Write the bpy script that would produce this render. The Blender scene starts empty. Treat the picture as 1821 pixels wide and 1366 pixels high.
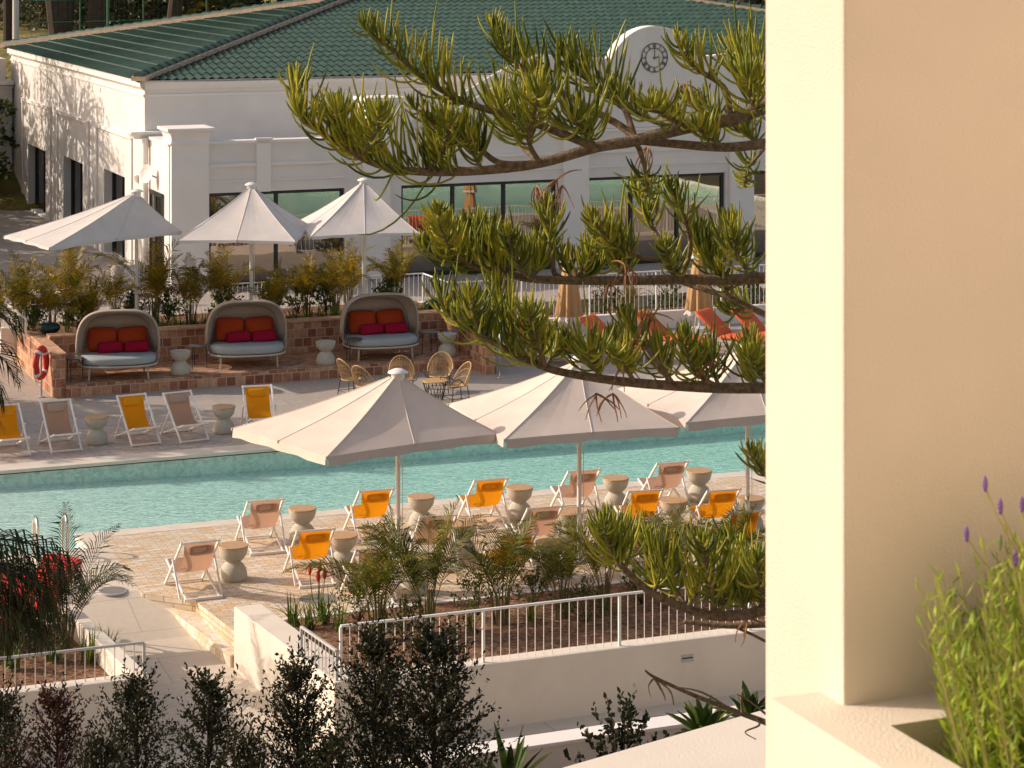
import bpy, math, random
from mathutils import Vector, Matrix
R = math.radians
C = bpy.context.scene.collection
rnd = random.Random(7)
# ---------------------------------------------------------------- camera model
HC, FP, YH, CX = 9.7, 4200.0, -110.0, 910.5
TH = math.atan2(.4, 1)
CA, SA = math.cos(TH), math.sin(TH)
O0 = (-7.09, 38.4)                       # pool corner: origin of the (u, v) frame of the place
def XY(u, v): return (O0[0] + u*CA - v*SA, O0[1] + u*SA + v*CA)
def UV(x, y):
    x -= O0[0]; y -= O0[1]
    return (x*CA + y*SA, -x*SA + y*CA)
def P(px, py, z=0.0):
    Y = FP*(HC-z)/(py-YH); return Vector(((px-CX)*Y/FP, Y, z))
def W(px, py, z=0.0):
    p = P(px, py, z); return UV(p.x, p.y)
def Q(px, py, Y): return Vector(((px-CX)*Y/FP, Y, HC-(py-YH)*Y/FP))
# ---------------------------------------------------------------- mesh builder
class MB:
    def __init__(s): s.v = []; s.f = []; s.m = None
    def add(s, vs, fs):
        o = len(s.v); s.v += [tuple(p) for p in vs]; s.f += [tuple(i+o for i in f) for f in fs]; return s
    def box(s, x0, x1, y0, y1, z0, z1):
        return s.add([(x0,y0,z0),(x1,y0,z0),(x1,y1,z0),(x0,y1,z0),(x0,y0,z1),(x1,y0,z1),(x1,y1,z1),(x0,y1,z1)],
                     [(0,3,2,1),(4,5,6,7),(0,1,5,4),(1,2,6,5),(2,3,7,6),(3,0,4,7)])
    def bar(s, p, q, w, h, up=(0,0,1)):
        p = Vector(p); q = Vector(q); d = (q-p).normalized(); u = Vector(up)
        if abs(d.dot(u)) > .98: u = Vector((0,1,0))
        x = d.cross(u).normalized(); y = x.cross(d)
        vs = [a + x*sx*w/2 + y*sy*h/2 for a in (p, q) for sx, sy in ((-1,-1),(1,-1),(1,1),(-1,1))]
        return s.add(vs, [(0,1,2,3),(7,6,5,4),(0,4,5,1),(1,5,6,2),(2,6,7,3),(3,7,4,0)])
    def prism(s, pts, z0, z1):
        n = len(pts); a = sum(pts[i][0]*pts[(i+1)%n][1]-pts[(i+1)%n][0]*pts[i][1] for i in range(n))
        if a < 0: pts = pts[::-1]
        f0 = z0 if callable(z0) else (lambda x, y: z0); f1 = z1 if callable(z1) else (lambda x, y: z1)
        vs = [(x, y, f0(x, y)) for x, y in pts] + [(x, y, f1(x, y)) for x, y in pts]
        return s.add(vs, [tuple(range(n-1,-1,-1)), tuple(range(n,2*n))] + [(i,(i+1)%n,n+(i+1)%n,n+i) for i in range(n)])
    def tube(s, pts, r, n=6, cap=True, flat=1.0):
        pts = [Vector(p) for p in pts]; k = len(pts)
        rs = r if isinstance(r, (list, tuple)) else [r]*k
        ref = Vector((0,0,1)); t0 = (pts[-1]-pts[0])
        if t0.length < 1e-6: t0 = pts[1]-pts[0]
        if abs(t0.normalized().z) > .9: ref = Vector((0,1,0))
        vs = []; px = None
        for i in range(k):
            d = (pts[min(i+1,k-1)]-pts[max(i-1,0)]).normalized()
            x = d.cross(ref) if px is None else px - d*px.dot(d)
            if x.length < 1e-5: x = d.orthogonal()
            x.normalize(); px = x; y = d.cross(x)
            for j in range(n):
                a = 2*math.pi*j/n
                vs.append(pts[i] + (x*math.cos(a) + y*math.sin(a)*flat)*rs[i])
        fs = [(i*n+j, i*n+(j+1)%n, (i+1)*n+(j+1)%n, (i+1)*n+j) for i in range(k-1) for j in range(n)]
        if cap: fs += [tuple(range(n-1,-1,-1)), tuple(range((k-1)*n, k*n))]
        return s.add(vs, fs)
    def loop(s, pts, r, n=6):
        pts = [Vector(p) for p in pts]; k = len(pts); vs = []; px = None
        for i in range(k):
            d = (pts[(i+1)%k]-pts[i-1]).normalized()
            x = d.orthogonal() if px is None else px - d*px.dot(d)
            x.normalize(); px = x; y = d.cross(x)
            for j in range(n):
                a = 2*math.pi*j/n; vs.append(pts[i]+(x*math.cos(a)+y*math.sin(a))*r)
        return s.add(vs, [(i*n+j, i*n+(j+1)%n, ((i+1)%k)*n+(j+1)%n, ((i+1)%k)*n+j) for i in range(k) for j in range(n)])
    def lathe(s, prof, n=28, c=(0,0), caps=True):
        vs = [(c[0]+r*math.cos(2*math.pi*j/n), c[1]+r*math.sin(2*math.pi*j/n), z) for r, z in prof for j in range(n)]
        k = len(prof)
        fs = [(i*n+j, i*n+(j+1)%n, (i+1)*n+(j+1)%n, (i+1)*n+j) for i in range(k-1) for j in range(n)]
        if caps: fs += [tuple(range(n-1,-1,-1)), tuple(range((k-1)*n, k*n))]
        return s.add(vs, fs)
    def grid(s, fn, nu, nv, closed=False):
        vs = [fn(i/(nu), j/(nv)) for j in range(nv+1) for i in range(nu+1)]
        return s.add(vs, [(j*(nu+1)+i, j*(nu+1)+i+1, (j+1)*(nu+1)+i+1, (j+1)*(nu+1)+i) for j in range(nv) for i in range(nu)])
    def pillow(s, c, sx, sy, sz, rot=None, n=14, e=.45):
        M = rot or Matrix.Identity(3); c = Vector(c); vs = []; fs = []; m = n//2
        sg = lambda t, p: math.copysign(abs(t)**p, t)
        for i in range(m+1):
            a = -math.pi/2 + math.pi*i/m
            for j in range(n):
                b = 2*math.pi*j/n
                cu = abs(math.cos(a))**.75
                v = Vector((sx*sg(math.cos(b),e)*cu, sy*sg(math.sin(b),e)*cu, sz*sg(math.sin(a),.9)))
                vs.append(c + M @ v)
        fs = [(i*n+j, i*n+(j+1)%n, (i+1)*n+(j+1)%n, (i+1)*n+j) for i in range(m) for j in range(n)]
        return s.add(vs, fs)
    def build(s, name, mat, parent=None, loc=(0,0,0), rz=0.0, smooth=False, bevel=0, weld=False, solid=0, sub=0):
        me = bpy.data.meshes.new(name); me.from_pydata(s.v, [], s.f); me.validate(clean_customdata=False); me.update()
        uv = me.uv_layers.new(name='UVMap'); d = uv.data; co = [v.co for v in me.vertices]
        flat = [0.0]*(2*len(me.loops))
        for p in me.polygons:
            n = p.normal; ax, ay, az = abs(n.x), abs(n.y), abs(n.z)
            for li in p.loop_indices:
                c = co[me.loops[li].vertex_index]
                if az >= ax and az >= ay: q = (c.x, c.y)
                elif ay >= ax: q = (c.x, c.z)
                else: q = (c.y, c.z)
                flat[2*li] = q[0]; flat[2*li+1] = q[1]
        d.foreach_set('uv', flat)
        if smooth: me.polygons.foreach_set('use_smooth', [True]*len(me.polygons))
        me.materials.append(mat)
        o = bpy.data.objects.new(name, me); C.objects.link(o)
        if parent: o.parent = parent
        o.location = loc; o.rotation_euler = (0,0,rz)
        if weld:
            m = o.modifiers.new('weld','WELD'); m.merge_threshold = 1e-4
        if solid:
            m = o.modifiers.new('solid','SOLIDIFY'); m.thickness = solid; m.offset = 0
        if bevel:
            m = o.modifiers.new('bevel','BEVEL'); m.width = bevel; m.segments = 2; m.limit_method = 'ANGLE'; m.angle_limit = R(40)
        if sub:
            m = o.modifiers.new('sub','SUBSURF'); m.levels = sub; m.render_levels = sub
        return o
def tag(o, label, cat, group=None, kind=None):
    if label: o['label'] = label
    if cat: o['category'] = cat
    if group: o['group'] = group
    if kind: o['kind'] = kind
    return o
def thing(name, label, cat, loc=(0,0,0), rz=0.0, group=None, kind=None):
    o = bpy.data.objects.new(name, None); C.objects.link(o); o.empty_display_size = .2
    o.location = loc; o.rotation_euler = (0,0,rz)
    return tag(o, label, cat, group, kind)
def thinguv(name, label, cat, u, v, z=0.0, rot=0.0, group=None, kind=None):
    x, y = XY(u, v); return thing(name, label, cat, (x, y, z), TH+rot, group, kind)
def struct(name, mb, mat, **k):
    o = mb.build(name, mat, None, (O0[0], O0[1], 0), TH, **k); o['kind'] = 'structure'; return o
def dup(root, loc, rz, label=None, group=None, scale=None):
    r = root.copy(); C.objects.link(r); r.location = loc; r.rotation_euler = (0,0,rz)
    if label: r['label'] = label
    if group: r['group'] = group
    if scale: r.scale = scale if isinstance(scale, tuple) else (scale,)*3
    for ch in list(root.children):
        c = ch.copy(); C.objects.link(c); c.parent = r
        for g in list(ch.children):
            e = g.copy(); C.objects.link(e); e.parent = c
    return r
# ---------------------------------------------------------------- materials
class NT:
    def __init__(s, name):
        s.m = bpy.data.materials.new(name); s.m.use_nodes = True; s.t = s.m.node_tree
        s.t.nodes.clear(); s.out = s.t.nodes.new('ShaderNodeOutputMaterial')
    def n(s, typ, **k):
        nd = s.t.nodes.new('ShaderNode'+typ)
        for a, b in k.items(): setattr(nd, a, b)
        return nd
    def set(s, sock, val):
        if hasattr(val, 'is_linked') or hasattr(val, 'links'): s.t.links.new(val, sock)
        else:
            if isinstance(val, tuple) and len(val) == 3 and sock.type == 'RGBA': val = val + (1,)
            sock.default_value = val
    def uv(s): return s.n('UVMap').outputs[0]
    def obj(s): return s.n('TexCoord').outputs['Object']
    def geo(s): return s.n('NewGeometry').outputs['Position']
    def noise(s, vec, scale, detail=3, rough=.55, out='Fac', dist=0):
        a = s.n('TexNoise'); s.set(a.inputs['Vector'], vec); a.inputs['Scale'].default_value = scale
        a.inputs['Detail'].default_value = detail; a.inputs['Roughness'].default_value = rough; a.inputs['Distortion'].default_value = dist
        return a.outputs[out]
    def ramp(s, fac, stops, interp='LINEAR'):
        r = s.n('ValToRGB'); r.color_ramp.interpolation = interp; e = r.color_ramp.elements
        while len(e) > 1: e.remove(e[0])
        e[0].position = stops[0][0]; e[0].color = tuple(stops[0][1]) + (1,)
        for p, c in stops[1:]:
            q = e.new(p); q.color = tuple(c) + (1,)
        s.set(r.inputs[0], fac); return r.outputs[0]
    def mix(s, fac, a, b, mode='MIX'):
        x = s.n('Mix', data_type='RGBA', blend_type=mode); s.set(x.inputs[0], fac); s.set(x.inputs[6], a); s.set(x.inputs[7], b); return x.outputs[2]
    def math(s, op, a, b=0.0):
        x = s.n('Math', operation=op); s.set(x.inputs[0], a); s.set(x.inputs[1], b); return x.outputs[0]
    def bump(s, h, strength=.3, dist=.02, normal=None):
        b = s.n('Bump'); b.inputs['Strength'].default_value = strength; b.inputs['Distance'].default_value = dist; s.set(b.inputs['Height'], h)
        if normal is not None: s.set(b.inputs['Normal'], normal)
        return b.outputs[0]
    def pbr(s, col, rough=.6, metal=0, normal=None, spec=.5, **k):
        p = s.n('BsdfPrincipled'); s.set(p.inputs['Base Color'], col); s.set(p.inputs['Roughness'], rough)
        p.inputs['Metallic'].default_value = metal; p.inputs['Specular IOR Level'].default_value = spec
        if normal is not None: s.set(p.inputs['Normal'], normal)
        for a, b in k.items(): s.set(p.inputs[a], b)
        return p.outputs[0]
    def end(s, sh): s.t.links.new(sh, s.out.inputs['Surface']); return s.m
def mul(c, k): return tuple(min(1, x*k) for x in c)
def plain(name, col, rough=.6, var=.12, scale=6, bump=0, bscale=60, metal=0, spec=.4, dirt=None):
    t = NT(name); v = t.obj()
    c = t.ramp(t.noise(v, scale), [(.3, mul(col, 1-var)), (.7, mul(col, 1+var*.6))])
    if dirt:
        c = t.mix(t.math('MULTIPLY', t.ramp(t.noise(v, dirt[1], 5, .65), [(.52,(0,0,0)),(.75,(1,1,1))]), dirt[2]), c, dirt[0])
    nm = t.bump(t.noise(v, bscale, 3), bump, .01) if bump else None
    return t.end(t.pbr(c, rough, metal, nm, spec))
def leafmat(name, c0, c1, c2, trans=.35, scale=3, rough=.45):
    t = NT(name); g = t.n('NewGeometry')
    f = t.noise(g.outputs['Position'], scale, 2)
    f2 = t.math('ADD', t.math('MULTIPLY', f, .75), t.math('MULTIPLY', g.outputs['Random Per Island'], .35))
    c = t.ramp(f2, [(.3, c0), (.52, c1), (.75, c2)])
    p = t.pbr(c, rough, spec=.3)
    tr = t.n('BsdfTranslucent'); t.set(tr.inputs[0], t.mix(1.0, c, (1.0,.95,.45), 'MULTIPLY'))
    mx = t.n('MixShader'); mx.inputs[0].default_value = trans
    t.t.links.new(p, mx.inputs[1]); t.t.links.new(tr.outputs[0], mx.inputs[2])
    return t.end(mx.outputs[0])
def fabric(name, col, trans=.25, tcol=None, weave=420, var=.08, rough=.85):
    t = NT(name); v = t.obj()
    c = t.ramp(t.noise(v, 2.5, 4), [(.3, mul(col,1-var)), (.7, mul(col,1+var*.5))])
    nm = t.bump(t.noise(v, weave, 2), .12, .004, t.bump(t.noise(v, 3, 3, .5), .12, .05))
    p = t.pbr(c, rough, normal=nm, spec=.15)
    tr = t.n('BsdfTranslucent'); t.set(tr.inputs[0], tcol or col)
    mx = t.n('MixShader'); mx.inputs[0].default_value = trans
    t.t.links.new(p, mx.inputs[1]); t.t.links.new(tr.outputs[0], mx.inputs[2])
    return t.end(mx.outputs[0])
def bricks(name, cols, mortar, bw, bh, ms=.006, offset=.5, rough=.75, bump=.4, spread=.12, stain=None, scl=1.0, grit=.55):
    t = NT(name); v = t.uv()
    b = t.n('TexBrick'); t.set(b.inputs['Vector'], v); b.inputs['Color1'].default_value = (0,0,0,1); b.inputs['Color2'].default_value = (1,1,1,1)
    b.inputs['Mortar'].default_value = (.5,.5,.5,1); b.inputs['Scale'].default_value = 1; b.inputs['Mortar Size'].default_value = ms
    b.inputs['Mortar Smooth'].default_value = .2; b.inputs['Brick Width'].default_value = bw; b.inputs['Row Height'].default_value = bh; b.offset = offset
    n = len(cols)
    c = t.ramp(b.outputs['Color'], [((i+.5)/n, cols[i]) for i in range(n)])
    c = t.mix(grit, c, t.ramp(t.noise(v, 9, 4), [(.3,(.35,.35,.35)),(.7,(.85,.85,.85))]), 'OVERLAY')
    c = t.mix(b.outputs['Fac'], c, mortar)
    if stain: c = t.mix(t.math('MULTIPLY', t.ramp(t.noise(v, .7, 4, .6), [(.45,(0,0,0)),(.7,(1,1,1))]), stain[1]), c, stain[0])
    h = t.math('ADD', t.math('MULTIPLY', t.noise(v, 45, 3), .25), t.math('MULTIPLY', b.outputs['Fac'], -1.0))
    return t.end(t.pbr(c, rough, normal=t.bump(h, bump, .008), spec=.3))

M = {}
M['plaster'] = plain('white_plaster', (.78,.735,.685), .8, .07, .7, .2, 25, spec=.2, dirt=((.58,.53,.47), .6, .4))
M['trim'] = plain('white_trim', (.82,.775,.725), .7, .04, 1.5, .08, 30, spec=.2)
M['cream'] = plain('cream_render', (.74,.66,.56), .85, .06, 1.1, .18, 45, spec=.2, dirt=((.52,.45,.36), .9, .35))
M['stucco'] = plain('fine_stucco', (.67,.595,.50), .9, .13, 1.4, .24, 200, spec=.15, dirt=((.62,.53,.42), 1.6, .3))
M['coping'] = plain('limestone_coping', (.66,.58,.48), .7, .08, 3, .12, 50)
M['deck'] = bricks('clinker_paving', [(.60,.42,.23),(.62,.50,.37),(.56,.46,.36),(.64,.54,.42),(.58,.48,.36),(.72,.65,.57),(.54,.38,.22)], (.33,.25,.17), .24, .08, .0065, .5, .75, .3, stain=((.46,.37,.28), .2), grit=.3)
M['fardeck'] = bricks('pale_plank_paving', [(.44,.37,.31),(.40,.33,.28),(.48,.41,.35),(.35,.29,.24)], (.28,.23,.19), .30, .10, .004, .5, .7, .25, stain=((.36,.31,.27), .3))
M['slab'] = bricks('large_concrete_slabs', [(.62,.53,.43),(.65,.56,.45),(.60,.52,.42)], (.44,.37,.30), 1.35, .95, .008, .5, .8, .15, stain=((.52,.44,.35), .3), grit=.12)
M['greypave'] = bricks('grey_terrace_paving', [(.36,.31,.27),(.39,.34,.295),(.375,.325,.28)], (.26,.22,.19), .9, .6, .007, .5, .8, .15, stain=((.32,.28,.24), .3), grit=.2)
M['block'] = bricks('terracotta_blocks', [(.26,.10,.055),(.40,.20,.11),(.50,.30,.18),(.32,.13,.075),(.46,.25,.14),(.22,.085,.055)], (.52,.38,.27), .21, .20, .011, .5, .8, .6)
M['blockcap'] = bricks('terracotta_coping', [(.44,.24,.14),(.50,.30,.18),(.40,.20,.12)], (.52,.38,.27), .22, .24, .012, .5, .8, .5)
M['blockfloor'] = bricks('terracotta_floor', [(.30,.13,.07),(.42,.22,.12),(.50,.30,.18),(.24,.10,.06),(.46,.26,.15)], (.45,.32,.22), .20, .11, .008, .5, .75, .4)
M['step'] = bricks('step_tiles', [(.70,.58,.42),(.62,.44,.25),(.70,.60,.46),(.74,.68,.58),(.60,.50,.38)], (.50,.42,.32), .16, .3, .004, .5, .75, .25)
M['white_metal'] = plain('white_painted_metal', (.80,.77,.73), .4, .05, 8, spec=.5)
M['grey_metal'] = plain('grey_painted_metal', (.46,.45,.43), .45, .08, 8, spec=.5)
M['black_metal'] = plain('black_metal', (.025,.024,.024), .45, .1, 8)
M['dark_frame'] = plain('dark_window_frame', (.03,.032,.036), .45, .1, 5)
M['steel'] = plain('polished_steel', (.72,.68,.62), .16, .03, 5, metal=1)
M['white_wood'] = plain('white_painted_wood', (.82,.78,.73), .5, .06, 14, .1, 40)
M['canopy'] = fabric('cream_canopy_cloth', (.72,.62,.54), .12, (.66,.42,.28))
M['canopy_white'] = fabric('white_canopy_cloth', (.70,.65,.61), .14, (.66,.56,.48))
M['sling_tan'] = fabric('tan_sling_mesh', (.50,.34,.25), .42, (.62,.36,.24), 300)
M['sling_orange'] = fabric('orange_sling_mesh', (.80,.33,.012), .42, (.90,.34,.01), 300)
M['pillow_tan'] = fabric('tan_headrest_cloth', (.46,.33,.26), .05)
M['pillow_orange'] = fabric('orange_headrest_cloth', (.76,.30,.012), .05)
M['rust'] = fabric('burnt_orange_cushion', (.38,.048,.012), 0, None, 300)
M['crimson'] = fabric('crimson_cushion', (.33,.006,.03), 0, None, 300)
M['grey_cushion'] = fabric('blue_grey_mattress', (.36,.38,.38), 0, None, 300)
M['hood'] = fabric('taupe_hood_canvas', (.47,.39,.32), .12, (.4,.3,.22), 200)
M['coral'] = fabric('coral_mattress', (.72,.145,.06), .05, (.8,.2,.08), 300)
M['redcloth'] = fabric('red_lounger_cloth', (.66,.05,.045), .05, None, 300)
M['mustard'] = fabric('mustard_parasol_cloth', (.58,.37,.18), .2, (.6,.3,.08))
M['fringe'] = fabric('white_fringe', (.80,.75,.70), .2)
M['taupe_frame'] = plain('taupe_metal_frame', (.52,.45,.37), .5, .05, 8)
M['concrete'] = plain('sage_concrete', (.46,.425,.345), .75, .08, 9, .15, 60, dirt=((.36,.33,.27), 4, .3))
M['rattan'] = plain('rattan_cane', (.52,.33,.15), .5, .25, 30, .2, 80)
M['darkcane'] = plain('dark_bent_cane', (.09,.05,.03), .45, .2, 20)
M['red'] = plain('red_buoy_plastic', (.60,.03,.02), .4, .06, 5)
M['soil'] = None
t = NT('bark_mulch'); v = t.obj()
c = t.ramp(t.noise(v, 12, 6, .8), [(.34,(.04,.018,.010)),(.46,(.17,.075,.036)),(.56,(.36,.18,.09)),(.68,(.56,.36,.22))])
M['soil'] = t.end(t.pbr(c, .9, normal=t.bump(t.noise(v, 30, 5, .7), 1.0, .06)))
t = NT('teak_slats'); v = t.obj()
w = t.n('TexWave', wave_type='BANDS', bands_direction='Y'); t.set(w.inputs['Vector'], v); w.inputs['Scale'].default_value = 5.2
c = t.ramp(t.noise(t.n('Mapping').outputs[0], 8), [(0,(0,0,0)),(1,(1,1,1))])
mp = t.n('Mapping'); t.set(mp.inputs[0], v); mp.inputs['Scale'].default_value = (4, 40, 4)
c = t.ramp(t.noise(mp.outputs[0], 2, 3), [(.3,(.42,.25,.12)),(.7,(.58,.38,.20))])
c = t.mix(t.ramp(w.outputs['Fac'], [(0,(1,1,1)),(.06,(0,0,0))]), c, (.16,.085,.04))
M['teak'] = t.end(t.pbr(c, .5))
# green glazed roof tile
t = NT('green_glazed_tile'); v = t.uv()
c = t.ramp(t.noise(v, 3.0, 3), [(.3,(.008,.026,.011)),(.55,(.018,.055,.024)),(.8,(.04,.09,.042))])
c = t.mix(t.ramp(t.noise(v, 2.2, 6, .8), [(.52,(0,0,0)),(.78,(.7,.7,.7))]), c, (.10,.12,.085))
c = t.mix(t.ramp(t.noise(v, 7, 1), [(.78,(0,0,0)),(.80,(1,1,1))]), c, (.24,.26,.21))
M['tile'] = t.end(t.pbr(c, .40, spec=.5))
M['mortar'] = plain('ridge_mortar', (.46,.34,.25), .9, .2, 6, .4, 30)
# tinted reflecting glass
t = NT('tinted_glass'); v = t.geo()
d = t.n('BsdfDiffuse'); d.inputs[0].default_value = (.035,.034,.032,1)
g = t.n('BsdfGlossy'); g.inputs[0].default_value = (.80,.72,.62,1); g.inputs['Roughness'].default_value = .015
t.set(g.inputs['Normal'], t.bump(t.noise(v, .9, 1, .4), .10, .05))
mx = t.n('MixShader'); mx.inputs[0].default_value = .40
t.t.links.new(d.outputs[0], mx.inputs[1]); t.t.links.new(g.outputs[0], mx.inputs[2]); M['glass'] = t.end(mx.outputs[0])
# pool water: rippled clear surface over an absorbing volume
t = NT('pool_water'); v = t.geo()
mp = t.n('Mapping'); t.set(mp.inputs[0], v); mp.inputs['Rotation'].default_value = (0,0,R(30)); mp.inputs['Scale'].default_value = (1, 1.8, 1)
h = t.math('ADD', t.noise(mp.outputs[0], 5.5, 3, .55, dist=.8), t.math('MULTIPLY', t.noise(mp.outputs[0], 15, 2, .5, dist=.5), .4))
nm = t.bump(h, .75, .032)
vd = t.n('VectorMath', operation='DOT_PRODUCT'); t.set(vd.inputs[0], nm); t.set(vd.inputs[1], t.n('NewGeometry').outputs['Incoming'])
fz = t.math('ADD', t.math('MULTIPLY', t.math('POWER', t.math('SUBTRACT', 1.0, t.math('MINIMUM', t.math('ABSOLUTE', vd.outputs['Value']), 1.0)), 5.0), .98), .02)
tr = t.n('BsdfTransparent'); gl = t.n('BsdfGlossy'); gl.inputs['Roughness'].default_value = .03; t.set(gl.inputs['Normal'], nm)
mx = t.n('MixShader'); t.set(mx.inputs[0], fz); t.t.links.new(tr.outputs[0], mx.inputs[1]); t.t.links.new(gl.outputs[0], mx.inputs[2])
va = t.n('VolumeAbsorption'); va.inputs[0].default_value = (.15,.90,.80,1); va.inputs[1].default_value = .32
t.t.links.new(va.outputs[0], t.out.inputs['Volume']); M['water'] = t.end(mx.outputs[0])
t = NT('pool_caustic_mosaic'); v = t.geo()
vo = t.n('TexVoronoi'); t.set(vo.inputs[0], v); vo.inputs['Scale'].default_value = 14
c = t.ramp(t.math('ADD', t.math('MULTIPLY', vo.outputs['Color'], .6), t.math('MULTIPLY', t.noise(v, 5, 3, .6, dist=1.5), .4)), [(.32,(.62,.72,.66)),(.5,(.84,.89,.82)),(.66,(.95,.96,.90))])  # mottled tile tones also imitate caustic light on the pool floor
M['caustic_mosaic'] = t.end(t.pbr(c, .5))
M['bark'] = plain('rough_bark', (.16,.09,.05), .9, .4, 25, .9, 45)
M['araubark'] = plain('pine_branch_bark', (.20,.145,.09), .9, .55, 45, 1.0, 120)
M['dark_bark'] = plain('dark_trunk_bark', (.05,.032,.024), .95, .35, 4, .8, 14)
M['shoot'] = leafmat('pine_shoot_green', (.05,.085,.012), (.22,.26,.028), (.52,.48,.05), .28, 3.6)
M['sideglass'] = plain('dark_side_glass', (.02,.021,.023), .12, .05, 2, spec=.4)
M['deadshoot'] = plain('dry_brown_shoot', (.26,.12,.06), .8, .3, 20)
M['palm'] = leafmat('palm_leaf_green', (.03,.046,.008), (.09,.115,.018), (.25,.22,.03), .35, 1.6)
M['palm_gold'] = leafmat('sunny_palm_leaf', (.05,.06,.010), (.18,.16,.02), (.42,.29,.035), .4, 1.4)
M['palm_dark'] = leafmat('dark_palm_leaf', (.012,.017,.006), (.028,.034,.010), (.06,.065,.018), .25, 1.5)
M['palmstem'] = plain('palm_stem', (.16,.13,.05), .7, .3, 12)
M['shrub'] = leafmat('dark_shrub_leaf', (.008,.012,.005), (.018,.024,.009), (.05,.046,.017), .2, 4)
M['shrub_red'] = leafmat('reddish_shrub_leaf', (.022,.012,.009), (.05,.02,.014), (.09,.03,.02), .2, 4)
M['bush'] = leafmat('mid_green_leaf', (.02,.035,.008), (.06,.09,.016), (.13,.15,.03), .3, 3)
M['strap'] = leafmat('strap_leaf', (.03,.06,.012), (.09,.15,.03), (.22,.27,.06), .35, 4)
M['olive'] = leafmat('grey_olive_leaf', (.03,.032,.016), (.09,.085,.045), (.22,.20,.12), .25, .8)
M['forest'] = leafmat('dark_forest_leaf', (.008,.011,.004), (.022,.026,.008), (.06,.055,.014), .2, .5)
M['yellowleaf'] = leafmat('yellowing_leaf', (.05,.045,.006), (.20,.14,.012), (.42,.27,.02), .35, .8)
M['lav'] = leafmat('lavender_leaf', (.11,.20,.02), (.29,.43,.04), (.50,.62,.09), .42, 9)
M['lavstem'] = plain('lavender_stem', (.32,.30,.10), .7, .2, 20)
M['lavflower'] = plain('lavender_flower', (.22,.12,.34), .8, .25, 60)
M['redflower'] = plain('red_poker_flower', (.70,.05,.03), .6, .2, 40)
t = NT('dry_grass_hill'); v = t.geo()
c = t.ramp(t.noise(v, .35, 5, .65), [(.3,(.04,.045,.008)),(.55,(.20,.16,.03)),(.8,(.34,.24,.06))])
M['hill'] = t.end(t.pbr(c, .95, normal=t.bump(t.noise(v, 3, 4), .8, .2)))
M['lawn'] = plain('planted_ground', (.10,.085,.05), .95, .4, 1.2, .5, 12)
M['clockblack'] = plain('clock_black', (.10,.095,.09), .6, .05)
# ================================================================ ground, pool, deck
g = MB(); g.add([(-260,-60,-2.4),(260,-60,-2.4),(260,420,-2.4),(-260,420,-2.4)], [(0,1,2,3)])
o = g.build('ground', M['lawn']); o['kind'] = 'structure'
# hillside behind the pool house
def hz(y): 
    for (y0,z0),(y1,z1) in zip(((78,.1),(92,4.9),(97,5.2),(125,5.6),(190,9),(330,30)), ((92,4.9),(97,5.2),(125,5.6),(190,9),(330,30),(331,30))):
        if y <= y1: return z0+(z1-z0)*max(0,(y-y0))/(y1-y0)
    return 40
g = MB()
def hp(i, j):
    x = -170+340*i; y = 78+250*j*j
    return (x, y, hz(y)+(math.sin(x*.21+y*.13)+math.sin(x*.07-y*.3))*.16*min(1,(y-78)/20))
g.grid(hp, 60, 60); o = g.build('hillside', M['hill'], smooth=True); o['kind'] = 'structure'
ZW = -.115
POOL = [(-14,5.2),(34,5.2),(34,-8),(12.42,-8),(12.42,-.45),(12.29,.03),(0,.03),(0,-.92),(-14,-.96)]
m = MB(); n = len(POOL)
m.add([(x,y,-1.4) for x,y in POOL]+[(x,y,-.02) for x,y in POOL], [(i,(i+1)%n,n+(i+1)%n,n+i) for i in range(n)])
fl = [(-14,-.26),(-3,-.28),(4,-.44),(12,-.52),(34,-.53)]
for (u0,z0),(u1,z1) in zip(fl, fl[1:]):
    vb = -8.05 if u0 >= 12 else -.97
    m.add([(u0,vb,z0),(u1,vb,z1),(u1,5.19,z1),(u0,5.19,z0)], [(0,1,2,3)])
struct('pool_basin', m, M['caustic_mosaic'])
def inset(poly, d): # poly is clockwise; shrink a hair so that water and basin never share a plane
    out = []; n = len(poly)
    for i in range(n):
        a, b, c = (Vector(poly[i-1]), Vector(poly[i]), Vector(poly[(i+1)%n]))
        n1 = Vector(((b-a).y, -(b-a).x)).normalized(); n2 = Vector(((c-b).y, -(c-b).x)).normalized()
        out.append(tuple(b+(n1+n2)/(1+n1.dot(n2))*d))
    return out
m = MB(); m.box(-13.9,30,5.14,5.186,-.088,-.058); struct('coping_shade_strip', m, plain('painted_coping_shade', (.07,.05,.035), .5, .2, 6))  # dark brown strip painted in for the shade under the far coping
m = MB(); m.prism(inset(POOL, .004), -.56, ZW); struct('water', m, M['water'])
# near deck
def slab(name, pts, mat, z1=0.0, z0=-.6, **k):
    m = MB(); m.prism(pts, z0, z1); return struct(name, m, mat, **k)
slab('pool_deck', [(.35,-.32),(.22,-3.81),(.86,-4.48),(1.01,-6.32),(1.5,-6.32),(1.5,-5.85),(13.2,-5.85),(12.1,-1.2),(12.02,-.32)], M['deck'])
slab('pool_coping', [(-.012,.045),(12.30,.045),(12.44,-.45),(12.44,-5.85),(13.2,-5.85),(13.2,-5.9),(12.1,-1.2),(12.02,-.32),(.35,-.32),(.33,-.95),(-.012,-.95)], M['coping'], .004, -.075)
pz = lambda x, y: -.005 if y > -3.6 else -.005+ (-.34*(-3.6-y)/1.4 if y > -5 else (-.34-.12*(-5-y)/1.6 if y > -6.6 else -.46-.012*(-6.6-y)))
m = MB()
ys = [-.93,-2.6,-3.6,-4.2,-5,-5.8,-6.6,-8,-10.2]
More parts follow.
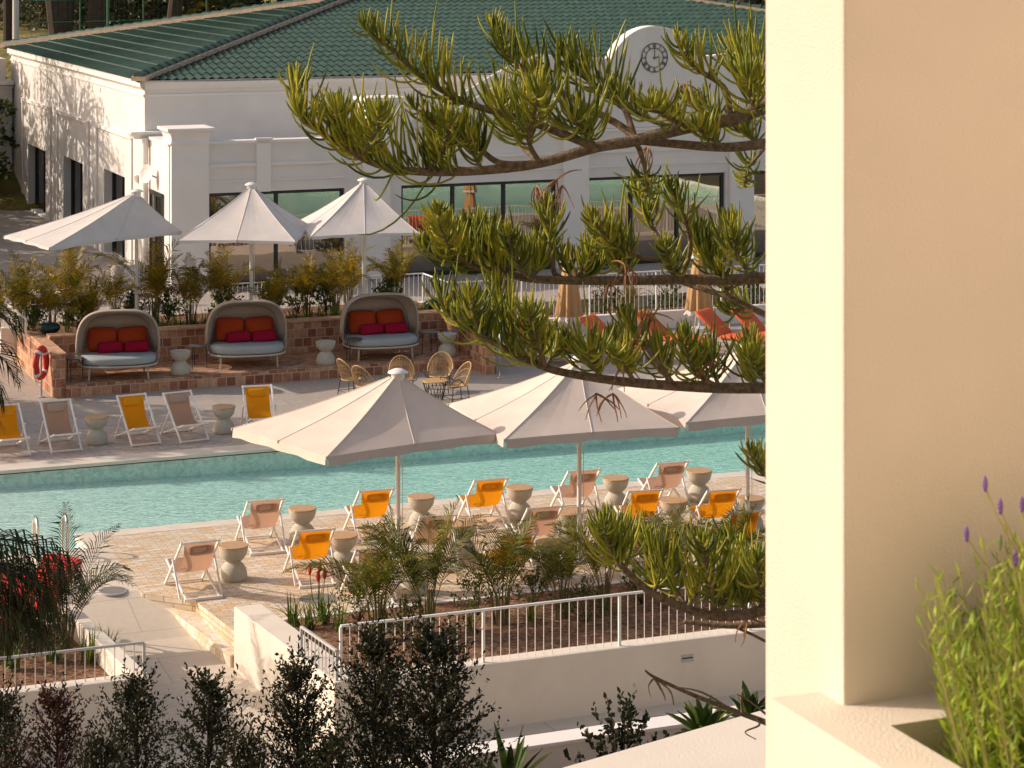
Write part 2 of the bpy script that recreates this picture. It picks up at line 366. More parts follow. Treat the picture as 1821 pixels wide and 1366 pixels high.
for y0, y1 in zip(ys, ys[1:]):
    b0 = .34 if y0 > -3.5 else 1.3; a0 = -1.4
    m.prism([(a0,y1),(b0,y1),(b0,y0),(a0,y0)], -.8, pz)
m.prism([(-14,-4.2),(-1.4,-4.2),(-1.4,-.955),(-14,-.985)], -.8, -.003)
struct('path', m, M['slab'])
# ramp in front of the planters, rising to the right
rz = lambda x, y: -.503+.026*max(0, min(x, 14))*.85
m = MB(); m.prism([(-12,-16),(2.0,-16),(2.0,-10.2),(-12,-10.2)], -1.2, -.504); m.prism([(2.0,-11.5),(30,-11.5),(30,-10.0),(2.0,-10.0)], -1.2, rz)
m.prism([(-12,-10.2),(-1.4,-10.2),(-1.4,-9),(-12,-9)], -1.2, -.506)
struct('ramp', m, M['slab'])
# two steps
m = MB(); m.prism([(.23,-3.82),(.53,-4.28),(.885,-6.33),(1.03,-6.33),(1.0,-5.9),(.855,-4.475)], -.7, lambda x, y: -.13+.058*(y+3.9))
o = struct('step', m, M['step'], bevel=.006)
# far deck, terrace
slab('far_deck', [(-14,5.6),(12.6,5.6),(12.6,8.2),(-14,8.2)], M['fardeck'], -.002)
slab('far_coping', [(-14,5.08),(30,5.08),(30,5.6),(-14,5.6)], M['coping'], .003, -.055)
slab('far_path', [(-14,8.2),(12.6,8.2),(12.6,5.6),(30,5.6),(30,15.0),(11.5,15.0),(11.5,11.45),(1.9,11.45),(1.9,24),(-14,24)], M['greypave'], -.004)
# daybed terrace
m = MB(); m.prism([(2.1,11.5),(11.25,11.5),(11.25,13.4),(2.1,13.4)], -.4, .27); struct('daybed_terrace', m, M['blockfloor'])
m = MB(); m.prism([(2.1,11.46),(11.25,11.46),(11.25,11.495),(2.1,11.495)], -.4, .262); struct('terrace_step_face', m, M['block'])
bw = thinguv('terrace_wall', 'terracotta block wall around the daybed terrace, ending in a pier on the left', 'wall', 2, 13.4, 0, kind='thing')
def at(o, u, v): return tuple(Matrix.Rotation(-(o.rotation_euler.z), 3, 'Z') @ Vector((XY(0,0)[0]-o.location.x, XY(0,0)[1]-o.location.y, -o.location.z)))
def put(mb, name, mat, root, **k):        # geometry written in (u, v, z), parented to a thing
    if root.parent: return mb.build(name, mat, root, (0,0,0), 0, **k)
    off = at(root, 0, 0); o = mb.build(name, mat, root, off, TH-root.rotation_euler.z, **k); return o
m = MB(); m.box(2.1,11.25,13.4,13.75,-.3,.95); m.box(1.84,2.1,11.56,16.4,-.3,.88); m.box(11.25,11.5,10.6,13.75,-.3,.80)
put(m, 'block_course', M['block'], bw, bevel=.01)
m = MB(); m.box(2.1,11.25,13.37,13.77,.953,1.0); m.box(1.81,2.12,11.53,16.4,.883,.93); m.box(11.23,11.53,10.57,13.75,.803,.85)
put(m, 'wall_coping', M['blockcap'], bw, bevel=.01)
# planter soil behind it and upper terrace
m = MB(); m.prism([(2.1,13.75),(11.5,13.75),(11.5,16.1),(2.1,16.1)], -.3, .86); m.prism([(11.5,15.0),(30,15.0),(30,16.6),(11.5,16.6)], -.3, .25); struct('planter_soil', m, M['soil'])
m = MB(); m.prism([(-12,24.0),(1.84,24.0),(1.84,16.25),(12.0,16.25),(12.0,16.6),(45,16.6),(45,21.97),(6.8,21.97),(6.8,46),(-14,46),(-14,24)], -.5, .55); struct('upper_terrace', m, M['greypave'])
m = MB(); m.box(1.5,11.9,16.05,16.25,.2,.80); m.box(11.9,12.1,15.0,16.25,.2,.72); m.box(11.9,30,14.8,15.0,-.1,.42)
o = put(m, 'terrace_kerb_wall', M['plaster'], thinguv('kerb_wall', 'low white kerb wall carrying the terrace railing behind the palms', 'wall', 6, 16, 0, kind='thing'))
# ================================================================ railings
def railing(name, label, pts, mat, spacing=.115, rb=.006, rt=.019, postevery=1.9, group='white metal railings', base=None):
    """pts: list of (u, v, zbase, ztop)"""
    u0, v0, z0, _ = pts[0]; t = thinguv(name, label, 'railing', u0, v0, z0, group=group)
    top = MB(); bal = MB()
    posts = []
    for (ua,va,za,ta),(ub,vb,zb,tb) in zip(pts, pts[1:]):
        L = math.hypot(ub-ua, vb-va); k = max(2, round(L/spacing)); pe = max(1, round(L/postevery)); step = max(1, k//pe)
        top.bar((ua,va,ta),(ub,vb,tb), .042, .03)
        for i in range(k+1):
            f = i/k; q = (ua+(ub-ua)*f, va+(vb-va)*f); zl = za+(zb-za)*f; zt = ta+(tb-ta)*f
            if i % step == 0 or i == k: posts.append((q, zl, zt))
            else: bal.tube([(q[0],q[1],zl),(q[0],q[1],zt)], rb, 5)
    put(top, 'top_rail', mat, t, bevel=.006); put(bal, 'baluster_panel', mat, t)
    seen = set()
    for q, zl, zt in posts:
        kx = (round(q[0],2), round(q[1],2))
        if kx in seen: continue
        seen.add(kx); m = MB(); m.box(q[0]-.017,q[0]+.017,q[1]-.017,q[1]+.017,zl,zt-.012); put(m, 'post', mat, t)
    return t
railing('railing', 'white railing along the planter wall in front of the near palms, evenly divided by posts', [(1.33,-9.98,.40,1.07),(15,-9.98,.40,1.07)], M['white_metal'], .12)
railing('railing', 'short low grey railing panel at the corner of the cream planter wall', [(1.14,-8.9,.40,.79),(1.27,-10.0,.40,.77)], M['grey_metal'], .11, .008, .03, 3)
railing('railing', 'grey railing on the left planter wall beside the path entrance', [(-7.5,-8.88,.40,.81),(-.92,-8.88,.40,.81)], M['grey_metal'], .125, .007, .02, 8)
railing('railing', 'white railing behind the terrace palms and the daybeds', [(1.6,16.15,.8,1.5),(11.75,16.15,.8,1.5),(12.0,15.0,.72,1.42)], M['white_metal'], .12)
railing('railing', 'white railing before the pool house windows, behind the sun loungers', [(12.05,14.9,.42,1.42),(29,14.9,.42,1.42)], M['white_metal'], .12)
railing('railing', 'white stair railing sloping down at the left edge behind the brick wall', [(1.3,17.4,.85,1.62),(1.72,14.1,.9,1.30)], M['white_metal'], .12, .007, .02, 6)
# ================================================================ near planters
pw = thinguv('planter_wall', 'long cream rendered retaining wall under the white railing', 'wall', 1.2, -10, -.5, kind='thing')
m = MB(); m.prism([(.93,-6.34),(1.22,-10.07),(1.62,-10.07),(1.33,-6.34)], -1.2, .40); m.prism([(1.63,-10.07),(16,-10.07),(16,-9.77),(1.62,-9.77)], -1.2, .394)
put(m, 'wall_body', M['cream'], pw, bevel=.015)
u_, v_ = UV(*P(1100,1173,.0)[:2])
m = MB(); m.box(6.02,6.20,-10.082,-10.06,.10,.20); lt = put(m, 'recessed_light', M['grey_metal'], pw, bevel=.004)
m = MB(); m.box(6.035,6.185,-10.09,-10.08,.15,.165); put(m, 'light_slot', M['dark_frame'], lt)
m = MB(); m.box(1.6,16,-5.98,-5.86,-.3,.03); put(m, 'planter_kerb', M['trim'], pw, bevel=.01)
m = MB(); m.prism([(1.34,-6.34),(1.62,-9.77),(16,-9.77),(16,-5.98),(1.34,-5.98)], -.9, lambda x, y: .02+.24*(-5.98-y)/3.8)
struct('soil', m, M['soil'])
lw = thinguv('planter_wall', 'cream wall of the left planter with a grey railing on top, beside the path', 'wall', -1, -8.9, -.5, kind='thing')
m = MB(); m.prism([(-8,-9.0),(-.86,-9.0),(-.86,-8.75),(-8,-8.75)], -1.2, .40); m.prism([(-1.06,-8.75),(-.86,-8.75),(-1.1,-5.2),(-1.3,-5.2)], -1.2, .394)
put(m, 'wall_body', M['cream'], lw, bevel=.012)
m = MB(); m.box(-2.35,-2.17,-9.012,-8.99,.08,.17); put(m, 'recessed_light', M['grey_metal'], lw, bevel=.004)
m = MB(); m.prism([(-8,-8.75),(-1.06,-8.75),(-1.3,-5.2),(-8,-5.2)], -.9, .1); o = struct('left_planter_soil', m, M['soil'])
m = MB(); m.prism([(-14,-5.2),(-1.3,-5.2),(-1.38,-4.2),(-14,-4.2)], -.9, .02); struct('left_paving', m, M['slab'])
kw = thinguv('low_wall', 'low cream wall with a bright white top along the lower side of the ramp', 'wall', 6, -11.4, -.4, kind='thing')
m = MB(); m.prism([(1.7,-11.85),(16,-11.85),(16,-11.56),(1.7,-11.56)], -2.4, lambda x, y: -.14+.008*x); put(m, 'wall_body', M['cream'], kw)
m = MB(); m.prism([(1.7,-11.87),(16,-11.87),(16,-11.50),(1.7,-11.50)], lambda x, y: -.136+.008*x, lambda x, y: -.09+.008*x); put(m, 'wall_coping', M['trim'], kw, bevel=.006)
m = MB(); m.prism([(2.0,-11.85),(30,-11.85),(30,-19),(2.0,-19)], -2.3, -.62); struct('lower_soil', m, M['soil'])
# round drain covers
for k, (px, py, r, lab) in enumerate(((565,1066,.30,'round grey drain cover set in the tiled deck by the planter'),(200,1051,.22,'round dark drain cover set in the concrete path on the left'))):
    u, v = W(px, py); t = thinguv('drain_cover', lab, 'drain cover', u, v, .0, group='drain covers')
    m = MB(); m.lathe([(r,-.02),(r,.008),(r-.02,.012)], 36); m.build('rim', M['grey_metal'], t)
    m = MB(); m.lathe([(r-.02,-.02),(r-.025,.014)], 36); m.build('lid', plain('grey_stone_lid', (.20,.185,.175), .8, .1, 12), t)
# ================================================================ pool house
BH = thinguv('pool_house', 'white pool house with a green tiled hip roof and a curved gable', 'building', 7, 22, .5, kind='thing')
U1 = 36.6
m = MB()
ops = [(26.93,29.68,3.02),(32.74,35.70,2.88),(38.70,41.83,2.76)]
vs_ = [24.5]+[q for o_ in ops for q in o_[:2]]+[45.1]
for i in range(0, len(vs_), 2): m.box(6.77,7.12,vs_[i],vs_[i+1],.2,5.80)
for a, b_, zt in ops: m.box(6.77,7.12,a,b_,zt,5.80); m.box(6.77,7.12,a,b_,.2,.60)
m.box(7.12,U1,24.5,24.8,.2,5.80); m.box(7.12,U1,44.8,45.1,.2,5.8); m.box(U1-.3,U1,24.8,44.8,.2,5.8)
put(m, 'main_wall', M['plaster'], BH)
m = MB()                                                             # cornice bands and raised panel mouldings
for z0, z1, d in ((5.42,5.48,.04),(5.62,5.68,.06),(5.68,5.86,.14)):
    m.box(6.77-d,6.766,24.5-d,45.1,z0,z1); m.box(6.77-d,U1,24.5-d,24.496,z0,z1)
for a, b_, zt in ops:
    m.box(6.70,6.765,a-1.0,b_+1.0,4.16,4.26)
    m.box(6.72,6.765,a-1.0,a-.85,.3,4.16); m.box(6.72,6.765,b_+.85,b_+1.0,.3,4.16)
put(m, 'cornice', M['trim'], BH)
for a, b_, zt in ops:
    m = MB(); m.box(7.06,7.10,a,b_,.6,zt); f = put(m, 'window', M['sideglass'], BH)
    m = MB(); c_ = (a+b_)/2
    for q in (a+.04, c_, b_-.04): m.box(7.0,7.058,q-.04,q+.04,.6,zt)
    m.box(6.99,7.055,a,b_,zt-.09,zt); put(m, 'frame', M['dark_frame'], f)
# front wing with the glazed bays
bays = [(7.90,11.62,2),(13.22,17.77,3),(18.62,22.99,3),(23.89,28.3,3),(29.2,33.6,3)]
m = MB(); e = [6.83]+[q for b_ in bays for q in b_[:2]]+[U1]
for i in range(0, len(e), 2): m.box(e[i], e[i+1], 22.0, 22.3, .3, 3.02)
m.box(6.83,U1,22.0,22.3,3.02,4.30); m.box(6.83,7.1,22.3,24.5,.3,4.30)
put(m, 'wing_wall', M['plaster'], BH)
m = MB(); m.box(7.1,U1,22.3,24.5,4.0,4.2); put(m, 'wing_roof', M['trim'], BH)
m = MB(); m.box(6.79,U1,21.95,22.36,4.304,4.38); m.box(6.79,7.14,22.36,24.5,4.304,4.38)
for z0, z1, d in ((3.70,3.78,.06),(3.30,3.345,.035)):
    for i in range(len(bays)):
        m.box(bays[i][0]+(.0), bays[i][1]+(.35 if i else .0), 22.0-d, 21.997, z0, z1)
for u in (9.17,): m.box(u,u+.38,21.90,21.996,3.02,4.302)
for u in (12.12,17.95,23.1,28.45): m.box(u,u+.75,21.88,21.996,.56,4.302)
m.box(9.13,9.59,21.86,21.99,4.384,4.44)
put(m, 'moulding', M['trim'], BH)
for a, b_, k in bays:
    m = MB(); m.box(a,b_,22.17,22.2,.56,3.02); f = put(m, 'window', M['glass'], BH)
    m = MB(); m.box(a,b_,22.11,22.168,2.93,3.018); m.box(a,b_,22.11,22.168,.56,.66)
    for i in range(k+1):
        q = a+.035+(b_-a-.07)*i/k; m.box(q-.04,q+.04,22.10,22.165,.66,2.93)
    put(m, 'frame', M['dark_frame'], f)
m = MB(); m.box(6.80,6.826,22.55,23.95,.56,2.95); f = put(m, 'door', M['glass'], BH)
m = MB()
for v in (22.55,23.25,23.93): m.box(6.77,6.799,v-.04,v+.04,.56,2.95)
m.box(6.77,6.797,22.5,24.0,2.88,3.0); put(m, 'frame', M['dark_frame'], f)
def frust(m, u0, u1, v0, v1, prof):
    cu, cv, hu, hv = (u0+u1)/2, (v0+v1)/2, (u1-u0)/2, (v1-v0)/2
    vs = []; 
    for d, z in prof: vs += [(cu-hu-d,cv-hv-d,z),(cu+hu+d,cv-hv-d,z),(cu+hu+d,cv+hv+d,z),(cu-hu-d,cv+hv+d,z)]
    k = len(prof); fs = [(3,2,1,0),(4*k-4,4*k-3,4*k-2,4*k-1)]+[(4*i+j,4*i+(j+1)%4,4*i+4+(j+1)%4,4*i+4+j) for i in range(k-1) for j in range(4)]
    return m.add(vs, fs)
PIER = [(0,.3),(0,4.34),(.05,4.34),(.05,4.38),(.01,4.40),(.0,4.50),(.03,4.60),(.08,4.66),(.13,4.685),(.13,4.76)]
m = MB(); frust(m, 6.86,7.86,21.82,22.75, PIER); put(m, 'corner_pier', M['trim'], BH)
m = MB(); frust(m, 12.22,13.16,21.86,22.7, [(0,3.3),(0,5.0),(.04,5.0),(.04,5.06),(.01,5.08),(.01,5.22),(.05,5.30),(.10,5.32),(.10,5.42)]); put(m, 'parapet_pier', M['trim'], BH)
m = MB(); frust(m, 6.45,7.35,24.3,24.75, [(0,4.30),(.02,4.34),(.08,4.42),(.12,4.44),(.12,4.50)]); m.tube([(6.72,24.2,.5),(6.72,24.2,4.34)], .085, 12); put(m, 'downpipe', M['trim'], BH)
arc = [(20.76+1.415*math.cos(a), 5.785+1.415*math.sin(a)) for a in [math.pi-R(22)-(math.pi-R(44))*i/28 for i in range(29)]]
left = [(13.2,4.39),(13.3,4.45),(13.72,4.52),(14.1,4.68),(14.37,4.83),(14.75,5.02),(15.09,5.18),(15.7,5.52),(16.26,5.82),(16.8,6.05),(17.36,6.17),(17.36,6.47)]
prof = left+arc+[(2*20.76-x, z) for x, z in left[::-1]]
m = MB(); n = len(prof)
vs = [(x,21.98,z) for x, z in prof]+[(x,22.42,z) for x, z in prof]
m.add(vs, [tuple(range(n-1,-1,-1)), tuple(range(n,2*n))]+[(i,(i+1)%n,n+(i+1)%n,n+i) for i in range(n)])
put(m, 'gable', M['plaster'], BH)
m = MB()
for p, q in zip(prof[12:41], prof[13:41]): m.bar((p[0],22.2,p[1]+.0),(q[0],22.2,q[1]+.0), .05, .47, (0,1,0))
put(m, 'gable_coping', M['trim'], BH); m = MB()
for p, q in zip(prof[1:11], prof[2:12]): m.bar((p[0],22.2,p[1]),(q[0],22.2,q[1]), .52, .06, (0,1,0))
put(m, 'gable_coping', M['trim'], BH)
# roof of pantiles
EZ = 5.86; AL = (15.78,34.75,7.73); AR = (27.01,34.75,7.68)
def tiles(A, B, apexs, wave=.245, course=.62):
    A = Vector(A); B = Vector(B); L = (B-A).length; e = (B-A)/L
    ap = [Vector(a) for a in apexs]; g0 = (ap[0]-A); g0 -= e*g0.dot(e); T = g0.length; gg = g0/T; nn = e.cross(gg)
    if nn.z < 0: nn = -nn
    s0 = (ap[0]-A).dot(e); s1 = (ap[-1]-A).dot(e)
    mb = MB(); ns = int(L/wave*4); ds = L/ns; k = int(T/course)+1; rr = random.Random(3)
    vs = []; fs = []
    for r in range(k):
        for half in (0, 1):
            t = (r+half)*course - (.035 if half else 0)
            for i in range(ns+1):
                s = i*ds; w_ = .03*math.sin(2*math.pi*s/wave); h = w_+(.036 if half == 0 else .012)
                if half == 0: h += 0
                vs.append(A+e*s+gg*min(t, T)+nn*h)
    row = ns+1
    def ok(s, t):
        f = t/T; return s0*f-.05 <= s <= L-(L-s1)*f+.05 and t <= T
    for r in range(k):
        for i in range(ns):
            if ok((i+.5)*ds, (r+.5)*course):
                a = 2*r*row+i; fs.append((a, a+1, a+1+row, a+row))
            if ok((i+.5)*ds, r*course+.05):                       # riser at the lower edge of the course
                a = 2*r*row+i
                if r > 0: fs.append((a-row, a-row+1, a+1, a))
    mb.add(vs, fs); return mb
roof = MB(); E = dict(sw=(6.55,24.3,EZ), nw=(6.55,45.3,EZ), se=(37.0,24.3,EZ), ne=(37.0,45.3,EZ))
for (a, b_, ap) in ((E['sw'],E['se'],(AL,AR)), (E['nw'],E['sw'],(AL,)), (E['se'],E['ne'],(AR,))):
    if len(ap) == 1: ap = (ap[0], ap[0])
    t_ = tiles(a, b_, ap); roof.add(t_.v, t_.f)
roof.add([E['nw'],E['ne'],AR,AL],[(0,1,2,3)])
put(roof, 'roof', M['tile'], BH, smooth=False)
m = MB(); sk = MB()
for a, b_ in ((E['sw'],AL),(E['nw'],AL),(E['se'],AR),(AL,AR),(E['ne'],AR)):
    a = Vector(a); b2 = Vector(b_); k = max(2, int((b2-a).length/.4))
    up = Vector((0,0,.10))
    sk.bar(a+Vector((0,0,.06)), b2+Vector((0,0,.06)), .42, .12)
    for i in range(k):
        p = a+(b2-a)*i/k+up; q = a+(b2-a)*(i+1.08)/k+up
        m.tube([p, q+Vector((0,0,-.02))], [.15,.125], 8)
rd = put(m, 'ridge_tiles', M['tile'], BH); put(sk, 'ridge_mortar', M['mortar'], rd)
m = MB(); m.prism([(6.62,24.36),(36.9,24.36),(36.9,45.2),(6.62,45.2)], 5.8, 5.85); put(m, 'soffit', M['trim'], BH)
# wall clock on the gable
ck = thinguv('wall_clock', 'round black skeleton wall clock with roman numerals on the curved white gable', 'clock', 20.74, 21.97, 6.33)
def ring(m, r, w):
    m.add([((r+s_*w)*math.cos(2*math.pi*i/48), y, (r+s_*w)*math.sin(2*math.pi*i/48)) for y in (-.02,-.006) for s_ in (-.5,.5) for i in range(48)],
          [(k*96//1+i, k*96+(i+1)%48, k*96+48+(i+1)%48, k*96+48+i) for k in (0,1) for i in range(48)])
m = MB(); ring(m, .405, .022); ring(m, .27, .018); m.build('dial_rings', M['clockblack'], ck)
m = MB(); num = ['XII','I','II','III','IIII','V','VI','VII','VIII','IX','X','XI']
for h, s_ in enumerate(num):
    a = math.pi/2-h*math.pi/6; er = Vector((math.cos(a),0,math.sin(a))); et = Vector((math.sin(a),0,-math.cos(a)))
    w_ = {'I':.022,'V':.04,'X':.045}; tot = sum(w_[c] for c in s_); x = -tot/2
    for c in s_:
        cx_ = x+w_[c]/2; B_ = Vector((0,-.014,0))
        P2 = lambda dx, r: er*r+et*(cx_+dx)+B_
        if c == 'I': m.bar(P2(0,.285), P2(0,.39), .012, .01, (0,1,0))
        elif c == 'V': m.bar(P2(0,.285), P2(-.015,.39), .012, .01, (0,1,0)); m.bar(P2(0,.285), P2(.015,.39), .008, .01, (0,1,0))
        else: m.bar(P2(-.016,.285), P2(.016,.39), .012, .01, (0,1,0)); m.bar(P2(.016,.285), P2(-.016,.39), .008, .01, (0,1,0))
        x += w_[c]
m.build('numerals', M['clockblack'], ck)
for L_, ang, w_ in ((.16, R(8), .03),(.27, R(88), .02)):
    m = MB(); d = Vector((math.cos(ang),0,math.sin(ang))); m.bar(-d*.05+Vector((0,-.02,0)), d*L_+Vector((0,-.02,0)), w_, .01, (0,1,0)); m.build('hand', M['clockblack'], ck)
# white service block beyond the left end, and its wall lamp boxes
sb = thinguv('service_block', 'low white side block left of the pool house', 'building', 4, 36, .5, kind='thing')
m = MB(); m.box(3.2,6.7,44.5,50,.3,4.6); put(m, 'wall', M['plaster'], sb)
m = MB(); m.box(3.0,6.74,44.3,50.2,4.604,4.75); m.box(3.1,6.73,44.4,50.1,4.5,4.56); put(m, 'parapet', M['trim'], sb)
m = MB(); m.box(3.4,6.5,44.6,48,4.75,5.5); put(m, 'roof_box', M['plaster'], sb)
for (v, z, lab) in ((25.3,3.15,'small wall light on the sunlit side wall of the pool house, near its front corner'),(31.2,1.9,'small white wall box between the first and second side windows of the pool house')):
    t = thinguv('wall_light', lab, 'wall light', 6.74, v, z)
    m = MB(); m.box(-.05,.02,-.09,.09,-.1,.1); m.build('housing', M['trim'], t, bevel=.01)
    m = MB(); m.box(-.057,-.051,-.06,.06,-.07,.07); m.build('cover', M['grey_metal'], t)
t = thinguv('lamp_shadow_dish', 'round white dish on the front wing side wall, standing in for a lamp shadow', 'dish', 6.62, 23.4, 3.45)  # dish added where only a lamp shadow falls on the wall
m = MB(); m.lathe([(.02,0),(.14,.02),(.24,.07),(.25,.08),(.14,.045),(.02,.03)], 24); o = m.build('dish', M['trim'], t); o.rotation_euler = (0, R(-80), R(25))
m = MB(); m.bar((0,0,0),(.2,0,-.1),.04,.04); m.build('bracket', M['grey_metal'], t)
# ================================================================ balcony in the foreground
Pc = P(1371,1241,8.6); ua, va = UV(Pc.x, Pc.y)
hb = thing('balcony_planter', 'cream stucco balcony planter box in the right foreground, holding the lavender', 'planter', (Pc.x, Pc.y, 8.6), TH, kind='thing')
m = MB()
X1, Y1, hx, hy, hx1, hy1 = 1.7, -2.0, .098, -.168, 1.0, -1.6
m.box(0,X1,Y1,0,-.9,-.35)
m.box(0,hx,Y1,0,-.35,0); m.box(hx1,X1,Y1,0,-.35,0); m.box(hx,hx1,hy,0,-.35,0); m.box(hx,hx1,Y1,hy1,-.35,0)
m.box(0,X1,Y1,0,-11.0,-.9)
o = m.build('stucco_box', M['stucco'], hb)
m = MB(); m.box(hx+.003,hx1-.003,hy1+.003,hy-.003,-.345,-.19); m.build('planter_soil', M['soil'], hb)
cl = thing('balcony_column', 'square cream stucco column standing on the balcony planter', 'column', (Pc.x, Pc.y, 8.6), TH, kind='thing')
m = MB(); m.box(.08,1.2,-.07,.17,-1.2,4.5); m.build('shaft', M['stucco'], cl, bevel=.004)
bf = thing('bounce_wall', 'unseen cream wall added beside the balcony to bounce sun onto the column', 'wall', (2.6,-1.2,7.6), 0, kind='thing')
m = MB(); m.box(0,.25,-1.55,4.7,0,5.2); m.build('wall_body', M['cream'], bf)  # unseen wall, added to reflect sunlight onto the column's shaded face
m = MB(); m.box(-4.5,2.6,-2.75,1.5,7.55,7.7); o = m.build('balcony_floor', M['coping']); o['kind'] = 'structure'
# lower pale slab
lb = thing('flat_canopy', 'pale rendered flat canopy slab below the balcony, at the bottom edge', 'canopy', (2,13,4.7), 0, kind='thing')
off = (-2,-13,-4.7)
m = MB(); m.prism([(-1.2,12.18),(3.2,15.73),(5.4,13.0),(1.0,9.4)], 4.72, 5.0); m.build('slab', M['cream'], lb, off)
m = MB(); m.prism([(-1.06,12.18),(3.19,15.61),(5.28,13.0),(1.0,9.52)], 3.0, 4.716); m.prism([(1.5,13.6),(3.19,15.0),(4.9,13.0),(3.2,11.4)], -2.3, 3.0); m.build('supporting_wall', M['plaster'], lb, off)
# ================================================================ furniture
def deck_chair(cloth, pil, label, wood, pillow=True):
    t = thing('deck_chair', label, 'deck chair', group='deck chairs by the pool')
    w = .285
    m = MB()
    for s in (-1,1): m.bar((s*w,-.385,.83),(s*w,.53,.012), .032,.036)
    m.bar((-w-.02,-.375,.815),(w+.02,-.375,.815), .032,.032); m.bar((-w+.017,.50,.03),(w-.017,.50,.03), .03,.03)
    m.build('back_frame', wood, t, bevel=.006)
    m = MB()
    for s in (-1,1): m.bar((s*(w-.036),.58,.36),(s*(w-.036),-.53,.014), .03,.034)
    m.bar((-w+.05,.565,.348),(w-.05,.565,.348), .03,.03); m.bar((-w-.005,-.525,.022),(w+.005,-.525,.022), .042,.042)
    m.bar((-w+.052,-.36,.075),(w-.052,-.36,.075), .022,.022)
    m.build('seat_frame', wood, t, bevel=.006)
    m = MB()
    for s in (-1,1): m.bar((s*(w+.033),.0,.51),(s*(w+.033),-.40,.012), .028,.032)
    m.bar((-w-.018,-.385,.045),(w+.018,-.385,.045), .024,.024)
    m.build('prop_frame', wood, t, bevel=.006)
    pr = [(-.375,.834),(-.345,.76),(-.30,.655),(-.24,.535),(-.17,.43),(-.08,.345),(.03,.295),(.16,.28),(.30,.292),(.43,.322),(.565,.368)]
    m = MB(); sw = w-.045; n = len(pr)-1
    def sl(i, j):
        k = j*n; a = int(min(k, n-1)); f = k-a; y = pr[a][0]*(1-f)+pr[a+1][0]*f; z = pr[a][1]*(1-f)+pr[a+1][1]*f
        return ((2*i-1)*sw*(1-.05*math.sin(math.pi*j)), y, z-.018*math.sin(math.pi*i)*math.sin(math.pi*j))
    m.grid(sl, 8, 20); m.build('sling', cloth, t, smooth=True)
    if pillow:
        rot = Matrix.Rotation(R(-66), 3, 'X')
        m = MB(); m.pillow((0,-.285,.70), .185,.085,.038, rot, 18, .4); m.build('headrest', pil, t, smooth=True)
    return t
CH = {'tan': deck_chair(M['sling_tan'], M['pillow_tan'], 'x', M['white_wood']), 'orange': deck_chair(M['sling_orange'], M['pillow_orange'], 'x', M['white_wood'])}
used = set()
def place_chair(kind, px, py, ang, label):
    u, v = W(px, py, .82); a = R(ang)
    u += -math.sin(a)*.385; v += math.cos(a)*.385; x, y = XY(u, v)
    if kind not in used: r = CH[kind]; used.add(kind); r.location = (x,y,0); r.rotation_euler = (0,0,TH+a); r['label'] = label
    else: dup(CH[kind], (x,y,0), TH+a, label)
for a in (('tan',357,964,2,'tan deck chair nearest the deck steps, first from the left at the front'),
          ('tan',473,890,-3,'tan deck chair at the water edge, leftmost of the waterside row'),
          ('orange',562,943,-4,'orange deck chair between two stone tables behind the red poker flowers'),
          ('orange',670,872,-2,'orange deck chair at the water edge just left of the first cream parasol pole'),
          ('orange',874,853,-3,'orange deck chair at the water edge right of the first parasol pole'),
          ('tan',780,918,-8,'tan deck chair just right of the first parasol pole, partly behind a palm tip'),
          ('tan',668,976,-4,'tan deck chair mostly hidden behind the palm left of the first parasol pole'),
          ('orange',920,952,-6,'orange deck chair half hidden by palm fronds between two parasol poles'),
          ('tan',970,903,-4,'tan deck chair in the second row just left of the second parasol pole'),
          ('tan',1040,837,-3,'tan deck chair at the water edge beside the second parasol pole'),
          ('orange',1149,873,-8,'orange deck chair rising behind the lowest pine branch tips'),
          ('tan',1197,823,-3,'tan deck chair at the water edge, rightmost of the waterside row'),
          ('orange',1288,872,-4,'orange deck chair left of the third parasol pole, in the second row'),
          ('orange',1327,910,-4,'orange deck chair in front of the third parasol pole, veiled by palm fronds'),
          ('tan',1142,929,-4,'tan deck chair just below the orange chair, hidden behind pine shoots'),
          ('orange',6,720,184,'orange deck chair cut by the left picture edge on the far pool side'),
          ('tan',98,712,183,'tan deck chair with beige headrest, first tan one on the far pool side'),
          ('orange',233,702,186,'orange deck chair with headrest between a stone table and a tan chair, far side'),
          ('tan',314,697,189,'tan deck chair with headrest right of the orange chair on the far pool side'),
          ('orange',457,686,172,'orange deck chair on the far pool side next to the big parasol corner')): place_chair(*a)
def stone_table(label, top, n='stone_table'):
    t = thing(n, label, 'side table', group='hourglass stone side tables' if top else 'hourglass stone stools')
    pr = [(.0,0),(.20,0),(.212,.012),(.212,.06),(.205,.12),(.185,.185),(.15,.235),(.118,.262),(.108,.275),(.118,.288),(.16,.325),(.195,.375),(.213,.43),(.222,.485),(.224,.498)]
    m = MB(); m.lathe(pr+([(.0,.498)] if top else [(.214,.502),(.205,.488),(.0,.486)]), 36, caps=False); m.build('pedestal', M['concrete'], t, smooth=True)
    if top:
        m = MB(); m.lathe([(.0,.499),(.226,.499),(.230,.503),(.230,.519),(.226,.524),(.0,.524)], 40, caps=False); m.build('teak_top', M['teak'], t)
    return t
tb = stone_table('x', True); first = True
